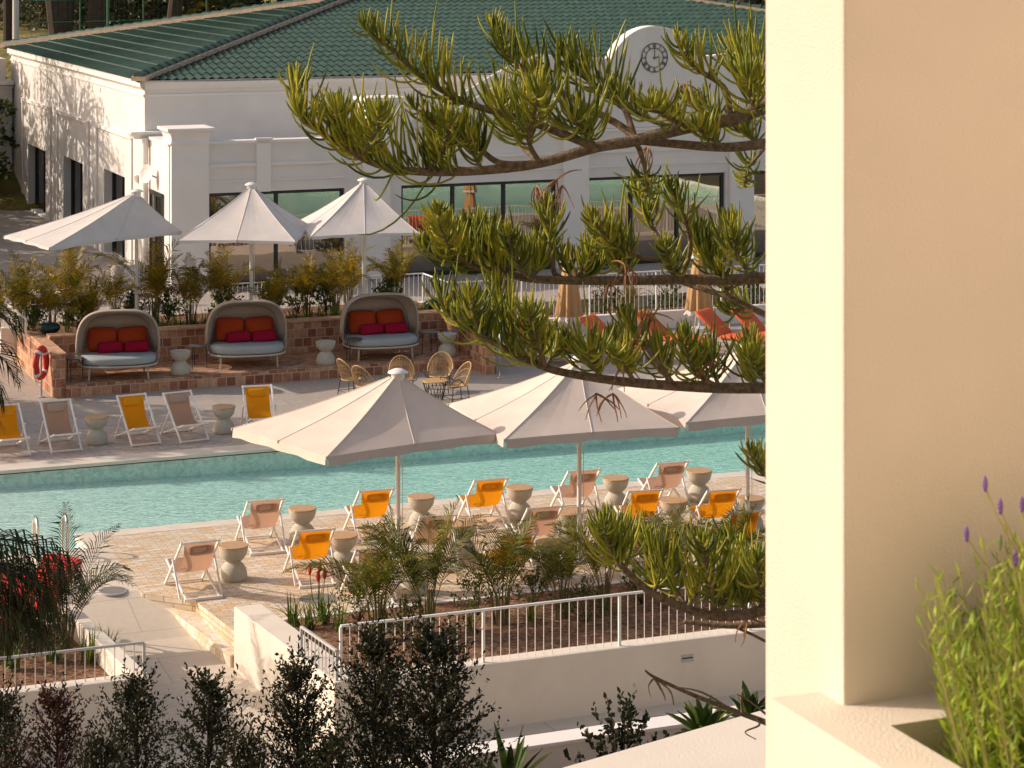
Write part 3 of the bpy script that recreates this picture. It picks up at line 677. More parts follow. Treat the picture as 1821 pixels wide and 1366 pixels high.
for px, py, lab in ((415,969,'hourglass stone table with teak top beside the tan chair nearest the steps'),
    (538,903,'hourglass stone table with teak top at the water edge right of the leftmost waterside chair'),
    (610,951,'hourglass stone table with teak top right of the orange chair behind the poker flowers'),
    (749,882,'hourglass stone table with teak top just right of the first parasol pole, waterside'),
    (823,930,'hourglass stone table with teak top in the second row, whole shape in view'),
    (924,866,'hourglass stone table with teak top at the water edge right of the orange waterside chair'),
    (735,991,'hourglass stone table behind palm fronds at the foot of the first parasol pole'),
    (978,963,'hourglass stone table with teak top in the front row between palms'),
    (1095,849,'hourglass stone table with teak top at the water edge right of the second parasol pole'),
    (1243,836,'hourglass stone table with teak top at the water edge, rightmost of the waterside ones'),
    (1013,910,'hourglass stone table with teak top touching the second parasol pole'),
    (1198,889,'hourglass stone table with teak top right of the orange chair above the pine tips'),
    (1335,885,'hourglass stone table with teak top behind the third parasol pole'),
    (172,740,'hourglass stone table with teak top on the far pool side between tan and orange chairs'),
    (398,722,'hourglass stone table with teak top on the far side, left of the last orange chair')):
    x, y = P(px, py, .524)[:2]
    if first: tb.location = (x,y,0); tb['label'] = lab; first = False
    else: dup(tb, (x,y,0), rnd.uniform(-.3,.3)+TH, lab)
tb.rotation_euler = (0,0,TH)
tb = stone_table('x', False, 'stone_stool'); first = True
for px, py, lab in ((321,624,'grey hourglass stool between the first and second daybeds'),(579,607,'grey hourglass stool between the second and third daybeds'),(795,593,'grey hourglass stool right of the third daybed')):
    x, y = P(px, py, .77)[:2]
    if first: tb.location = (x,y,.27); tb['label'] = lab; first = False
    else: dup(tb, (x,y,.27), 0, lab)
# black wire side tables
def wire_table():
    t = thing('wire_table', 'x', 'side table', group='black metal side tables')
    m = MB(); m.lathe([(0,.485),(.21,.485),(.215,.50),(.0,.50)], 32, caps=False); m.build('table_top', plain('bronze_table_top', (.10,.095,.085), .4, .1, 9), t)
    for k in range(3):
        a = 2*math.pi*k/3+.4; m = MB(); m.tube([(.185*math.cos(a),.185*math.sin(a),.485),(.20*math.cos(a),.20*math.sin(a),0)], .009, 6); m.build('leg', M['black_metal'], t)
    return t
wt = wire_table(); first = True
for px, py, z, lab in ((131,636,.27,'black wire side table against the brick pier left of the first daybed'),(352,614,.27,'black wire side table left of the second daybed'),(627,602,.27,'black wire side table at the left foot of the third daybed'),(765,590,.27,'black wire side table right of the third daybed'),(818,587,.27,'black wire side table at the far right of the terrace by the wall return')):
    x, y = P(px, py, z+.5)[:2]
    if first: wt.location = (x,y,z); wt['label'] = lab; first = False
    else: dup(wt, (x,y,z), px*.1, lab)
# daybeds
def daybed():
    t = thing('daybed', 'x', 'daybed', group='hooded daybeds on the brick terrace')
    sgn = lambda q, p: math.copysign(abs(q)**p, q)
    oval = lambda a, rx, ry, z: (rx*sgn(math.cos(a),.72), ry*sgn(math.sin(a),.72), z)
    ring_ = [2*math.pi*i/40 for i in range(40)]
    m = MB(); m.loop([oval(a,.83,.62,.30) for a in ring_], .022, 8); m.grid(lambda i, j: oval(2*math.pi*i,.82*j,.61*j,.305), 40, 6); m.build('frame', M['taupe_frame'], t, smooth=True)
    for sx, sy in ((-.60,-.44),(.62,-.40),(.55,.45),(-.55,.45)):
        m = MB(); m.tube([(sx,sy,.30),(sx*1.03,sy*1.03,0)], .02, 8); m.build('leg', M['taupe_frame'], t)
    pr = [(0,.325),(.95,.325),(.99,.34),(1.0,.37),(1.0,.42),(.985,.455),(.95,.475),(.8,.485),(0,.487)]
    m = MB()
    vs = [oval(a,.81*max(r,1e-3),.60*max(r,1e-3),z) for r, z in pr for a in ring_]
    m.add(vs, [(i*40+j, i*40+(j+1)%40, (i+1)*40+(j+1)%40, (i+1)*40+j) for i in range(len(pr)-1) for j in range(40)])
    m.build('mattress', M['grey_cushion'], t, smooth=True)
    def rim(s):
        a = math.pi*(1-s); c, q = math.cos(a), math.sin(a)
        x = .875*sgn(c,.55); z = .47+.95*sgn(q,.62); y = .05-.20*q**.8
        return Vector((x, y, z))
    def bk(s):
        a = math.pi*(1-s); c, q = math.cos(a), math.sin(a)
        return Vector((.74*sgn(c,.6), .56-.16*abs(c)**3, .44+.80*sgn(q,.62)))
    def hood(i, j):
        f = rim(i); b = bk(i); p = f.lerp(b, j); d = Vector((p.x, 0, max(0, p.z-.6)))
        return p+d*.10*math.sin(math.pi*j)-Vector((0,0,.012*math.sin(j*math.pi*4)**2))
    m = MB(); m.grid(hood, 36, 12)
    m.grid(lambda i, j: bk(i).lerp(Vector((bk(i).x*.9,.62,.44)), j), 36, 4)
    m.build('hood', M['hood'], t, smooth=True, solid=.012)
    m = MB(); m.tube([rim(i/40) for i in range(41)], .018, 8)
    for s in (-1,1):
        m.tube([(s*.875,.05,.47),(s*.86,-.02,.40),(s*.82,-.05,.30)], .018, 8)
        m.tube([(s*.88,.10,.9),(s*.86,.02,.6),(s*.82,.10,.30)], .012, 6)
    m.build('hood_rim', M['hood'], t, smooth=True)
    for x, r in ((-.34,.03),(.31,-.03)):
        rot = Matrix.Rotation(r,3,'Y') @ Matrix.Rotation(R(72),3,'X')
        m = MB(); m.pillow((x,.36,.74), .315,.265,.10, rot, 24, .32); m.build('back_cushion', M['rust'], t, smooth=True)
    for x, r in ((-.17,.07),(.40,.05)):
        rot = Matrix.Rotation(-r,3,'Y') @ Matrix.Rotation(R(66),3,'X')
        m = MB(); m.pillow((x,.16,.60), .27,.125,.09, rot, 24, .32); m.build('lumbar_cushion', M['crimson'], t, smooth=True)
    return t
db = daybed(); first = True
for px, py, rot, lab in ((215,673,2,'hooded daybed with orange and red cushions, next to the brick pier'),(445,653,4,'hooded daybed with orange and red cushions, middle one of the three'),(684,638,9,'hooded daybed with orange and red cushions and a sun patch on its mattress')):
    u, v = W(px, py, .27); x, y = XY(u, v+.28)
    if first: db.location = (x,y,.27); db.rotation_euler = (0,0,TH+R(rot-14)); db['label'] = lab; first = False
    else: dup(db, (x,y,.27), TH+R(rot-14), lab)
# parasols
def parasol(label, pole, z0, za, corners, ze, cloth, group, val=.13, rp=.035, cord=True, vent=.10):
    """pole (u,v); corners: four (u,v) in order round the edge"""
    t = thinguv('parasol', label, 'parasol', pole[0], pole[1], z0, group=group)
    cs = [Vector((c[0]-pole[0], c[1]-pole[1], ze-z0)) for c in corners]; A = Vector((0,0,za-z0)); cen = sum(cs, Vector())/4
    m = MB(); mv = MB(); n = 10; k = 10
    edge = []
    for i in range(4):
        a, b = cs[i], cs[(i+1)%4]
        for j in range(n):
            f = j/n; p = a.lerp(b, f); sag = .035*(1-abs(2*((f*2)%1)-1))          # between the eight ribs
            edge.append(p+(cen-p)*sag*.4+Vector((0,0,.02*(1-abs(2*f-1)))))
    N = len(edge); vs = []
    for r in range(k+1):
        f = .05+.95*r/k
        for i, p in enumerate(edge):
            q = A.lerp(p, f); j = i % n; ff = (j/n*2) % 1; q = q-Vector((0,0,1))*(.02*math.sin(math.pi*f)*(math.sin(math.pi*ff))+.045*math.sin(math.pi*f))
            vs.append(q)
    m.add(vs, [(r*N+i, r*N+(i+1)%N, (r+1)*N+(i+1)%N, (r+1)*N+i) for r in range(k) for i in range(N)])
    cv = m.build('canopy', cloth, t, smooth=False); sm = MB()
    for i in range(0, N, n//2): sm.tube([vs[r*N+i] for r in range(k+1)], .009, 5)
    sm.build('seams', cloth, cv)
    vv = []
    for i in range(4):                                        # hanging valance, slit at the corners
        base = len(mv.v); row = [edge[i*n+j] if j < n else cs[(i+1)%4] for j in range(n+1)]
        a_, b_ = row[0], row[-1]; ins = (b_-a_).normalized()*.03
        row = [a_+ins]+row[1:-1]+[b_-ins]
        top = [p+Vector((0,0,.002)) for p in row]; bot = [p+(p-cen)*.008-Vector((0,0,val+.012*math.sin(j*2.1+i))) for j, p in enumerate(row)]
        q = [row[0]*.0+top[0]] ; mv.add(top+bot, [(j, j+1, n+2+j, n+1+j) for j in range(n)])
    mv.build('valance', cloth, cv, solid=.004)
    m = MB()
    hub = Vector((0,0,A.z-.42))
    for i in range(0, N, n//2):
        p = edge[i]; m.tube([A-Vector((0,0,.05)), A.lerp(p,.5)-Vector((0,0,.075)), p-Vector((0,0,.03))], .011, 5); m.tube([hub, A.lerp(p,.5)-Vector((0,0,.08))], .009, 5)
    m.build('ribs', M['white_metal'], t)
    m = MB(); m.tube([(0,0,0),(0,0,A.z-.03)], rp, 14); m.tube([(0,0,0),(0,0,.03)], rp*2.4, 18); m.build('pole', M['white_metal'], t, smooth=False)
    m = MB(); m.lathe([(.0,A.z+.075),(.07,A.z+.07),(.145,A.z+.03),(.155,A.z+.012),(.10,A.z+.005),(.10,A.z-.10)], 20, caps=False); m.build('cap', M['white_metal'], t, smooth=True)
    if cord:
        m = MB(); m.tube([(.06,-.03,A.z-.45),(.065,-.03,.75)], .006, 5); m.build('cord', M['white_metal'], t)
    for i in range(0, N, n//2):
        m = MB(); m.tube([edge[i]+Vector((0,0,.01)), edge[i]-Vector((0,0,.03))], .02, 8); m.build('rib_tip', M['grey_metal'], cv)
    return t
def perp(a, b, L=None):
    dx, dy = b[0]-a[0], b[1]-a[1]; d = math.hypot(dx,dy); L = L or d; return (-dy/d*L, dx/d*L)
ze = 2.30
G = 'cream parasols on the near deck'
nl, r_ = W(581,813,ze), W(887,771,ze); l_ = W(413,762,ze); f_ = (l_[0]+r_[0]-nl[0], l_[1]+r_[1]-nl[1])
parasol('large cream parasol nearest the camera, leftmost of the three over the near deck', (3.94,-4.61), 0, 3.14, [nl, r_, f_, l_], ze, M['canopy'], G)
nl, r_ = W(897,782,ze), W(1206,760,ze); p_ = perp(nl, r_, 2.8)
parasol('large cream parasol with its top behind the pine branch, middle of three', (6.92,-4.6), 0, 3.14, [nl, r_, (r_[0]+p_[0],r_[1]+p_[1]), (nl[0]+p_[0],nl[1]+p_[1])], ze, M['canopy'], G)
nl = W(1221,752,ze); r_ = (nl[0]+2.78, nl[1]-.02); p_ = perp(nl, r_, 2.8)
parasol('large cream parasol half hidden by the column, rightmost over the near deck', (9.88,-4.55), 0, 3.14, [nl, r_, (r_[0]+p_[0],r_[1]+p_[1]), (nl[0]+p_[0],nl[1]+p_[1])], ze, M['canopy'], G)
G = 'white parasols above the daybeds'; ze = 3.0
def poleuv(px, v):
    k = (px-CX)/FP; u = (k*(O0[1]+v*CA)-O0[0]+v*SA)/(CA-k*SA); return (u, v)
def zat(u, v, py): return HC-(py-YH)*XY(u,v)[1]/FP
nl, r_, l_ = W(88,441,ze), W(322,412,ze), W(7,420,ze)
q = perp(nl, r_, math.dist(nl, l_)); f_ = (r_[0]+l_[0]-nl[0], r_[1]+l_[1]-nl[1])
pp = poleuv(243, 14.75); parasol('white parasol leaning over the left palms, its left side in full sun', pp, .85, zat(*pp, 342), [nl, r_, f_, l_], ze, M['canopy_white'], G, .06, .045)
nl, r_, b_ = W(316,428,ze), W(525,430,ze), W(553,402,ze); f_ = (nl[0]+b_[0]-r_[0], nl[1]+b_[1]-r_[1])
pp = poleuv(447, 14.4); parasol('white parasol behind the second daybed, middle one of the far three', pp, .85, zat(*pp, 330), [nl, r_, b_, f_], ze, M['canopy_white'], G, .06, .045)
nl, r_ = W(553,421,ze), W(744,414,ze); p_ = perp(nl, r_, 2.7)
pp = poleuv(647, 14.3); parasol('white parasol behind the third daybed, rightmost of the far three', pp, .85, zat(*pp, 322), [nl, r_, (r_[0]+p_[0]+.2,r_[1]+p_[1]), (nl[0]+p_[0]+.2,nl[1]+p_[1])], ze, M['canopy_white'], G, .06, .045)
# closed fringed parasols
def closed(label, px, py, z0, top):
    u, v = W(px, py, z0); t = thinguv('closed_parasol', label, 'parasol', u, v, z0, group='closed mustard parasols')
    z1 = zat(u, v, top)-z0
    def body(ra, rb, za, zb, nm, mat, par=None, sc=0, sh=1.0):
        m = MB()
        def fn(i, j):
            a = 2*math.pi*i; r = ra+(rb-ra)*j**sh; w_ = 1+.20*j*math.cos(9*a+.6*math.sin(3*a)); z = za+(zb-za)*j
            if sc and j > .99: z += sc*abs(math.sin(a*9))
            return (r*w_*math.cos(a), r*w_*math.sin(a), z)
        m.grid(fn, 90, 10); return m.build(nm, mat, par or t, smooth=True)
    b = body(.13,.30, z1-.55, z1-1.82, 'canopy', M['mustard'], sh=.8); body(.02,.21, z1-.03, z1-.46, 'top_tier', M['mustard'], sh=.8)
    body(.212,.225, z1-.46, z1-.56, 'fringe', M['fringe'], sc=.04); body(.303,.33, z1-1.82, z1-1.96, 'fringe', M['fringe'], sc=.05)
    m = MB(); m.tube([(0,0,0),(0,0,z1)], .025, 10); m.tube([(0,0,z1),(0,0,z1+.05)], .035, 10); m.tube([(0,0,0),(0,0,.08)], .22, 24); m.build('pole', M['white_metal'], t)
closed('closed mustard parasol with white fringe standing behind the left coral sun loungers', 1012, 600, 0, 428)
closed('closed mustard parasol with white fringe mostly hidden by pine shoots on the right', 1243, 588, 0, 420)
# coral sun loungers
def lounger():
    t = thing('sun_lounger', 'x', 'sun lounger', group='coral sun loungers')
    m = MB()
    for s in (-1,1): m.bar((s*.33,-.75,.26),(s*.33,1.25,.26), .04,.05)
    for y in (-.72,0,1.22): m.bar((-.309,y,.255),(.309,y,.255), .036,.03)
    m.build('frame', M['taupe_frame'], t, bevel=.008)
    for x, y in ((-.3,-.6),(.3,-.6),(-.3,1.1),(.3,1.1)):
        m = MB(); m.box(x-.02,x+.02,y-.02,y+.02,0,.24); m.build('leg', M['taupe_frame'], t)
    m = MB(); m.pillow((0,.62,.35), .34,.63,.075, None, 28, .18); m.build('seat_cushion', M['coral'], t, smooth=True)
    rot = Matrix.Rotation(R(-40), 3, 'X')
    m = MB(); m.pillow((0,-.32,.62), .34,.43,.075, rot, 28, .18); m.build('back_cushion', M['coral'], t, smooth=True)
    for s in (-1,1):
        m = MB(); m.bar((s*.3,-.62,.80),(s*.3,-.70,.27), .025,.025); m.build('back_support', M['taupe_frame'], t)
    return t
lg = lounger(); first = True
for px, py, a, lab in ((955,618,212,'coral sun lounger veiled by pine shoots, leftmost of the row on the right'),(1085,612,214,'coral sun lounger in front of the left closed parasol'),(1180,603,214,'coral sun lounger with raised back, the clearest one of the row'),(1290,600,212,'coral sun lounger in front of the right closed parasol'),(1352,596,208,'coral sun lounger nearest the column edge')):
    x, y = P(px, py, .3)[:2]
    if first: lg.location = (x,y,0); lg.rotation_euler = (0,0,TH+R(a)); lg['label'] = lab; first = False
    else: dup(lg, (x,y,0), TH+R(a), lab)
r1 = dup(lg, tuple(P(62,1090,.25)*1.0)[:2]+(0,), TH+R(128), 'red sun lounger behind the dark palm fronds on the left near deck', 'red sun loungers on the left')
r2 = dup(lg, tuple(P(-20,1125,.25))[:2]+(0,), TH+R(128), 'red sun lounger at the left picture edge above the planter railing', 'red sun loungers on the left')
for r_ in (r1, r2):
    for ch in r_.children:
        if 'cushion' in ch.name: ch.data = ch.data.copy(); ch.data.materials[0] = M['redcloth']
# rattan chairs and their table
def rattan():
    t = thing('rattan_chair', 'x', 'chair', group='rattan hoop chairs on the far path')
    seat = [(.27*math.cos(2*math.pi*i/28), .25*math.sin(2*math.pi*i/28), .40) for i in range(28)]
    m = MB(); m.loop(seat, .016, 8); m.grid(lambda i, j: (.26*j*math.cos(2*math.pi*i), .24*j*math.sin(2*math.pi*i), .40-.035*(1-j*j)), 28, 5); m.build('seat', M['rattan'], t, smooth=True)
    hoop = lambda s: Vector((-.33*math.cos(math.pi*s), -.06-.30*math.sin(math.pi*s)**.9, .44+.50*math.sin(math.pi*s)**.75))
    m = MB(); m.tube([hoop(i/32) for i in range(33)], .017, 8); m.build('back_hoop', M['rattan'], t, smooth=True)
    m = MB()
    for i in range(22):
        s = .06+.88*i/21; a = math.pi*(1.06+.88*i/21); q = Vector((.26*math.cos(a), .24*math.sin(a), .40)); h = hoop(s)
        m.tube([q, q.lerp(h,.5)+Vector((0,-.03,-.01)), h], .0065, 4)
    for f in (.35,.7): m.tube([Vector((.26*math.cos(math.pi*(1.06+.88*i/16)),.24*math.sin(math.pi*(1.06+.88*i/16)),.40)).lerp(hoop(.06+.88*i/16), f) for i in range(17)], .006, 4)
    m.build('back_cane', M['rattan'], t)
    for s in (-1,1):
        m = MB(); m.tube([(s*.33,-.06,.46),(s*.37,.10,.60),(s*.36,.26,.58),(s*.30,.33,.44),(s*.26,.22,.38),(s*.26,.05,.39)], .013, 6)
        m.tube([(s*.36,.0,.54),(s*.32,.12,.44),(s*.27,.02,.40)], .01, 6); m.build('arm', M['darkcane'], t, smooth=True)
    for x, y in ((-.2,-.2),(.2,-.2),(-.22,.2),(.22,.2)):
        m = MB(); m.tube([(x,y,.40),(x*1.25,y*1.25,0)], .011, 6); m.build('leg', M['black_metal'], t)
    m = MB(); m.loop([(.25*c,.25*d,.10) for c, d in ((-1,-1),(1,-1),(1,1),(-1,1))], .008, 5); m.build('stretcher', M['black_metal'], t)
    return t
rc = rattan(); first = True
for px, py, a, lab in ((625,702,-75,'rattan hoop chair at the far left of the cafe group'),(652,714,-60,'rattan hoop chair partly hidden behind the parasol top, left side'),(716,703,170,'rattan hoop chair facing the camera right behind the parasol cap'),(782,696,150,'rattan hoop chair with dark arms behind the small black table'),(812,713,95,'rattan hoop chair seen from the side, at the right of the cafe group')):
    x, y = P(px, py, 0)[:2]
    if first: rc.location = (x,y,0); rc.rotation_euler = (0,0,TH+R(a)); rc.scale = (.84,.84,.84); rc['label'] = lab; first = False
    else: dup(rc, (x,y,0), TH+R(a), lab)
t = thing('cafe_table', 'small black wire cafe table between the rattan chairs', 'table', P(773,712,0))
m = MB(); m.lathe([(0,.40),(.27,.40),(.275,.41),(.27,.425),(0,.425)], 32, caps=False); m.build('table_top', M['rattan'], t)
m = MB()
for i in range(18):
    a = 2*math.pi*i/18; m.tube([(.25*math.cos(a),.25*math.sin(a),.40),(.16*math.cos(a+.5),.16*math.sin(a+.5),0)], .006, 4)
m.build('wire_base', M['black_metal'], t)
# lifebuoy on its post
t = thinguv('buoy_post', 'slim dark post holding the red lifebuoy in front of the brick pier', 'post', 1.62, 11.75, 0)
m = MB(); m.tube([(0,0,0),(0,0,1.05)], .025, 10); m.tube([(0,0,0),(0,0,.02)], .08, 16); m.bar((0,-.02,1.0),(0,-.12,1.0),.03,.03); m.build('post_tube', M['grey_metal'], t)
t = thinguv('lifebuoy', 'red lifebuoy with white bands and rope hanging on the post by the brick pier', 'lifebuoy', 1.60, 11.66, .74)
m = MB(); m.loop([(.27*math.cos(2*math.pi*i/36)*.55, .27*math.cos(2*math.pi*i/36)*.8, .30*math.sin(2*math.pi*i/36)) for i in range(36)], .068, 12); m.build('buoy_ring', M['red'], t, smooth=True)
for k in range(4):
    a0 = k*math.pi/2+.6; m = MB(); m.tube([(.27*math.cos(a)*.55, .27*math.cos(a)*.8, .30*math.sin(a)) for a in (a0, a0+.12, a0+.24)], .071, 12); m.build('white_band', M['trim'], t, smooth=True)
m = MB(); m.tube([(.30*math.cos(a)*.55-.05, .30*math.cos(a)*.8-.06, .36*math.sin(a)-.05) for a in [math.pi+math.pi*i/14 for i in range(15)]], .012, 6); m.build('rope', M['trim'], t, smooth=True)
# shower pole, ladder
t = thinguv('shower_pole', 'slim steel pole standing at the end of the right brick wall', 'pole', 11.42, 10.18, 0)
m = MB(); m.tube([(0,0,0),(0,0,1.25)], .028, 12); m.lathe([(0,0),(.075,0),(.07,.02),(0,.02)], 16, caps=False); m.build('tube', M['steel'], t, smooth=True)
m = MB(); m.tube([(0,0,1.25),(0,0,1.27)], .034, 12); m.build('cap', M['steel'], t)
for u, lab in ((-.40,'polished steel pool ladder rail, the right one of the pair'),(-.86,'polished steel pool ladder rail, the left one of the pair')):
    t = thinguv('ladder_rail', lab, 'ladder rail', u, -1.33, 0, group='pool ladder handrails')
    pts = [(0,0,0),(0,0,.45)]+[(0,.2-.2*math.cos(a),.45+.17*math.sin(a)) for a in [math.pi*i/12 for i in range(1,12)]]+[(0,.4,.45),(0,.4,-1.0)]
    m = MB(); m.tube(pts, .024, 12); m.build('handrail', M['steel'], t, smooth=True)
    m = MB(); m.lathe([(0,0),(.06,0),(.055,.015),(0,.016)], 18, caps=False); m.build('base_flange', M['steel'], t)
# garden speakers
for px, py, z, lab in ((88,600,.9,'dark green oval garden speaker behind the wall left of the first daybed'),(772,556,.9,'dark green oval garden speaker behind the wall right of the third daybed')):
    u, v = poleuv(px, 14.15); t = thinguv('garden_speaker', lab, 'speaker', u, v, .86, group='dark green garden speakers')
    m = MB(); m.pillow((0,0,.20), .24,.2,.12, None, 24, .95); m.build('dome', plain('dark_green_enamel', (.012,.04,.035), .25, .1, 8), t, smooth=True)
    m = MB(); m.tube([(0,0,0),(0,0,.12)], .16, 20); m.build('base', M['black_metal'], t)
# seats on the upper terrace
t = thinguv('terrace_sofa', 'dark framed sofa with a pale seat on the upper terrace behind the left palms', 'sofa', 3.6, 20.6, .55)
m = MB(); m.box(-1.0,1.0,-.4,.4,.12,.2)
for x in (-.97,.97):
    for y in (-.37,.37): m.box(x-.025,x+.025,y-.025,y+.025,0,.62)
m.box(-1.0,1.0,.345,.395,.56,.62); m.build('frame', M['black_metal'], t)
m = MB(); m.pillow((-.48,0,.3),.47,.38,.10,None,20,.2); m.pillow((.48,0,.3),.47,.38,.10,None,20,.2); m.build('seat_cushion', M['canopy'], t, smooth=True)
t = thinguv('lounge_chair', 'white quilted lounge chair on the upper terrace between palm tops', 'chair', 5.3, 19.6, .55)
m = MB(); m.pillow((0,-.1,.32),.42,.42,.12,None,24,.3); m.build('seat_cushion', M['canopy_white'], t, smooth=True)
m = MB(); m.pillow((0,.32,.62),.42,.42,.12,Matrix.Rotation(R(62),3,'X'),24,.3); m.build('back_cushion', M['canopy_white'], t, smooth=True)
m = MB(); m.tube([(0,0,0),(0,0,.22)], .2, 20); m.build('base', M['black_metal'], t)
# ================================================================ plants
UPV = Vector((0,0,1))
def frond(mb, p0, az, el, L, droop, pairs, ll, lw, rng, hang=.35, seg=12, start=.18, rr=.008, vee=.35):
    d = Vector((math.cos(az)*math.cos(el), math.sin(az)*math.cos(el), math.sin(el))); p = Vector(p0); pts = [p.copy()]; ds = []
    for i in range(seg):
        d = (d+Vector((0,0,-droop*(i+2)/seg*2/seg))).normalized(); ds.append(d.copy()); p = p+d*(L/seg); pts.append(p.copy())
    ds.append(d)
    mb.tube(pts, [rr*(1-.8*i/seg) for i in range(seg+1)], 4, cap=False)
    for k in range(pairs):
        t = start+(1-start)*(k+.5)/pairs; x = t*seg; i = min(int(x), seg-1); f = x-i
        q = pts[i].lerp(pts[i+1], f); dd = ds[i].lerp(ds[i+1], f).normalized(); s = dd.cross(UPV)
        if s.length < .05: s = Vector((math.sin(az), -math.cos(az), 0))
        s.normalize(); n = s.cross(dd)
        le = ll*(.55+.75*math.sin(math.pi*min(1, t*.95+.05)))*(1.0-.45*max(0,t-.7)/.3)*rng.uniform(.88,1.08)
        for sg in (-1,1):
            a = (s*sg*(.80-.35*t)+dd*(.45+.55*t)+n*vee*rng.uniform(.6,1.3)).normalized()
            m_ = q+a*le*.55; e_ = q+(a*.97+Vector((rng.gauss(0,.12),rng.gauss(0,.12),-hang*rng.uniform(.25,1.5)))).normalized()*le*.98 - Vector((0,0,hang*le*.15))
            w_ = dd*lw*.5; o = len(mb.v)
            mb.v += [tuple(q-w_*.5), tuple(q+w_*.5), tuple(m_-w_), tuple(m_+w_), tuple(e_)]; mb.f += [(o,o+1,o+3,o+2),(o+2,o+3,o+4)]
def areca(seed, mat, n=15, H=1.0, L=1.25, pairs=22, ll=.30, lw=.026, el=(48,86), label='x', group=None, name='areca_palm'):
    rng = random.Random(seed); t = thing(name, label, 'palm', group=group); m = MB(); st = MB()
    for i in range(n):
        az = 2*math.pi*(i*.382+rng.uniform(-.08,.08)); e = R(rng.uniform(*el)); r = rng.uniform(.02,.12); h = rng.uniform(.25,.55)*H
        b = Vector((r*math.cos(az), r*math.sin(az), 0)); tp = b*1.4+Vector((0,0,h))
        st.tube([b, tp], [.018,.012], 6)
        frond(m, tp, az, e, L*rng.uniform(.75,1.15), rng.uniform(.7,1.5), pairs, ll, lw, rng, .25, 10, .16, .007)
    st.build('stems', M['palmstem'], t); m.build('fronds', mat, t); return t
def scatter(protos, spots, group):
    """spots: (u, v, z, scale, label)"""
    for i, (u, v, z, sc, lab) in enumerate(spots):
        x, y = XY(u, v); p = protos[i % len(protos)]
        if i < len(protos): p.location = (x,y,z); p.rotation_euler = (0,0,i*1.3); p.scale = (sc,)*3; p['label'] = lab; p['group'] = group
        else: dup(p, (x,y,z), i*1.9, lab, group, sc)
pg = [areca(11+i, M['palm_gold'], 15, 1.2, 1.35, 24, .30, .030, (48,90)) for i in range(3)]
sp = []
for px, v, sc, lab in ((-8,14.6,.95,'small yellow green palm cut by the left edge behind the brick wall'),(38,14.9,1.05,'small palm left of the white stair rail, with one upright golden frond'),
    (92,14.5,.95,'small palm above the dark oval speaker behind the brick wall'),(124,15.5,1.0,'small palm behind the speaker, in the back row left of the white parasol pole'),
    (160,14.4,1.0,'golden palm rising behind the left shoulder of the first daybed'),(205,15.3,1.05,'golden palm just left of the first white parasol pole'),
    (276,14.8,1.12,'tall golden palm just right of the first white parasol pole'),(340,14.5,1.05,'small palm between the first and second daybeds, wide fronds'),
    (396,14.9,.95,'small palm left of the second white parasol pole above the second daybed'),(492,14.6,.95,'small palm right of the second white parasol pole'),
    (545,15.0,1.0,'small palm between the second and third daybeds'),(596,14.5,.9,'small palm left of the third white parasol pole'),
    (622,15.4,1.0,'small palm directly behind the third white parasol pole'),(702,15.2,.92,'small palm right of the third white parasol, above the third daybed'),
    (880,15.8,.6,'low palm behind the white railing between pine branches'),(1120,15.7,.6,'low dark palm behind the sun loungers'),(1300,15.7,.6,'low palm behind the right sun loungers')):
    u, v = poleuv(px, v); sp.append((u, v, .84 if px < 800 else .24, sc*(.78,.95,.84,1.02,.72)[len(sp) % 5], lab))
scatter(pg, sp, 'small palms behind the daybed terrace')
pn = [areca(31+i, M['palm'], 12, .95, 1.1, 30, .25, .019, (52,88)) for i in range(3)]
sp = []
for px, py, sc, lab in ((672,1140,1.18,'small palm at the left end of the railed planter, left of the first parasol pole'),(760,1128,1.2,'small palm with a tall feathery frond right of the first parasol pole'),
    (893,1112,1.12,'small palm in front of the half hidden orange deck chair'),(998,1100,1.02,'small palm left of the pine branch tip, behind the railing'),
    (1075,1085,1.0,'small palm just below the lowest pine branch tip'),(1185,1070,1.0,'small palm behind the pine shoots, right part of the railed planter'),(1300,1060,1.0,'small palm in front of the third parasol pole')):
    u, v = W(px, py, .12); sp.append((u, v, .12, sc, lab))
scatter(pn, sp, 'small palms in the railed planter')
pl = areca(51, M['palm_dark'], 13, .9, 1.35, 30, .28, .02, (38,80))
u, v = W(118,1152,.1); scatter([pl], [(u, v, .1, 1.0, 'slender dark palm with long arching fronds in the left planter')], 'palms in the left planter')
# date palm at the left edge, crown just outside the frame
dp = thing('date_palm', 'big dark date palm at the left edge, fronds hanging into the picture', 'palm', (-5.95,23.5,-1.2))
m = MB(); rng = random.Random(5)
m.tube([(0,0,0),(.03,0,2.0),(0,.02,4.0),(0,0,5.9)], [.24,.20,.19,.22], 14); m.build('trunk', M['bark'], dp)
m = MB()
def pf(px0, py0, az, el, L, dr, Y=23.5, ll=.5, hang=.9, pairs=46): 
    q = Q(px0, py0, Y)-dp.location; frond(m, q, az, el, L*.82, dr, pairs, ll*.82, .022, rng, hang, 14, .12, .014, .2)
for i in range(24):
    az = i*2.399; el = R(62-i*4.2); pf(-190+6*math.cos(az), 740, az, el, rng.uniform(1.3,1.6), 1.5, hang=.4)
for a in ((-150,640,.05,R(58),1.7,2.3),(-140,665,-.2,R(46),1.55,2.1),(-150,690,.15,R(34),1.25,2.0)): pf(*a, ll=.46, hang=.35, pairs=46)
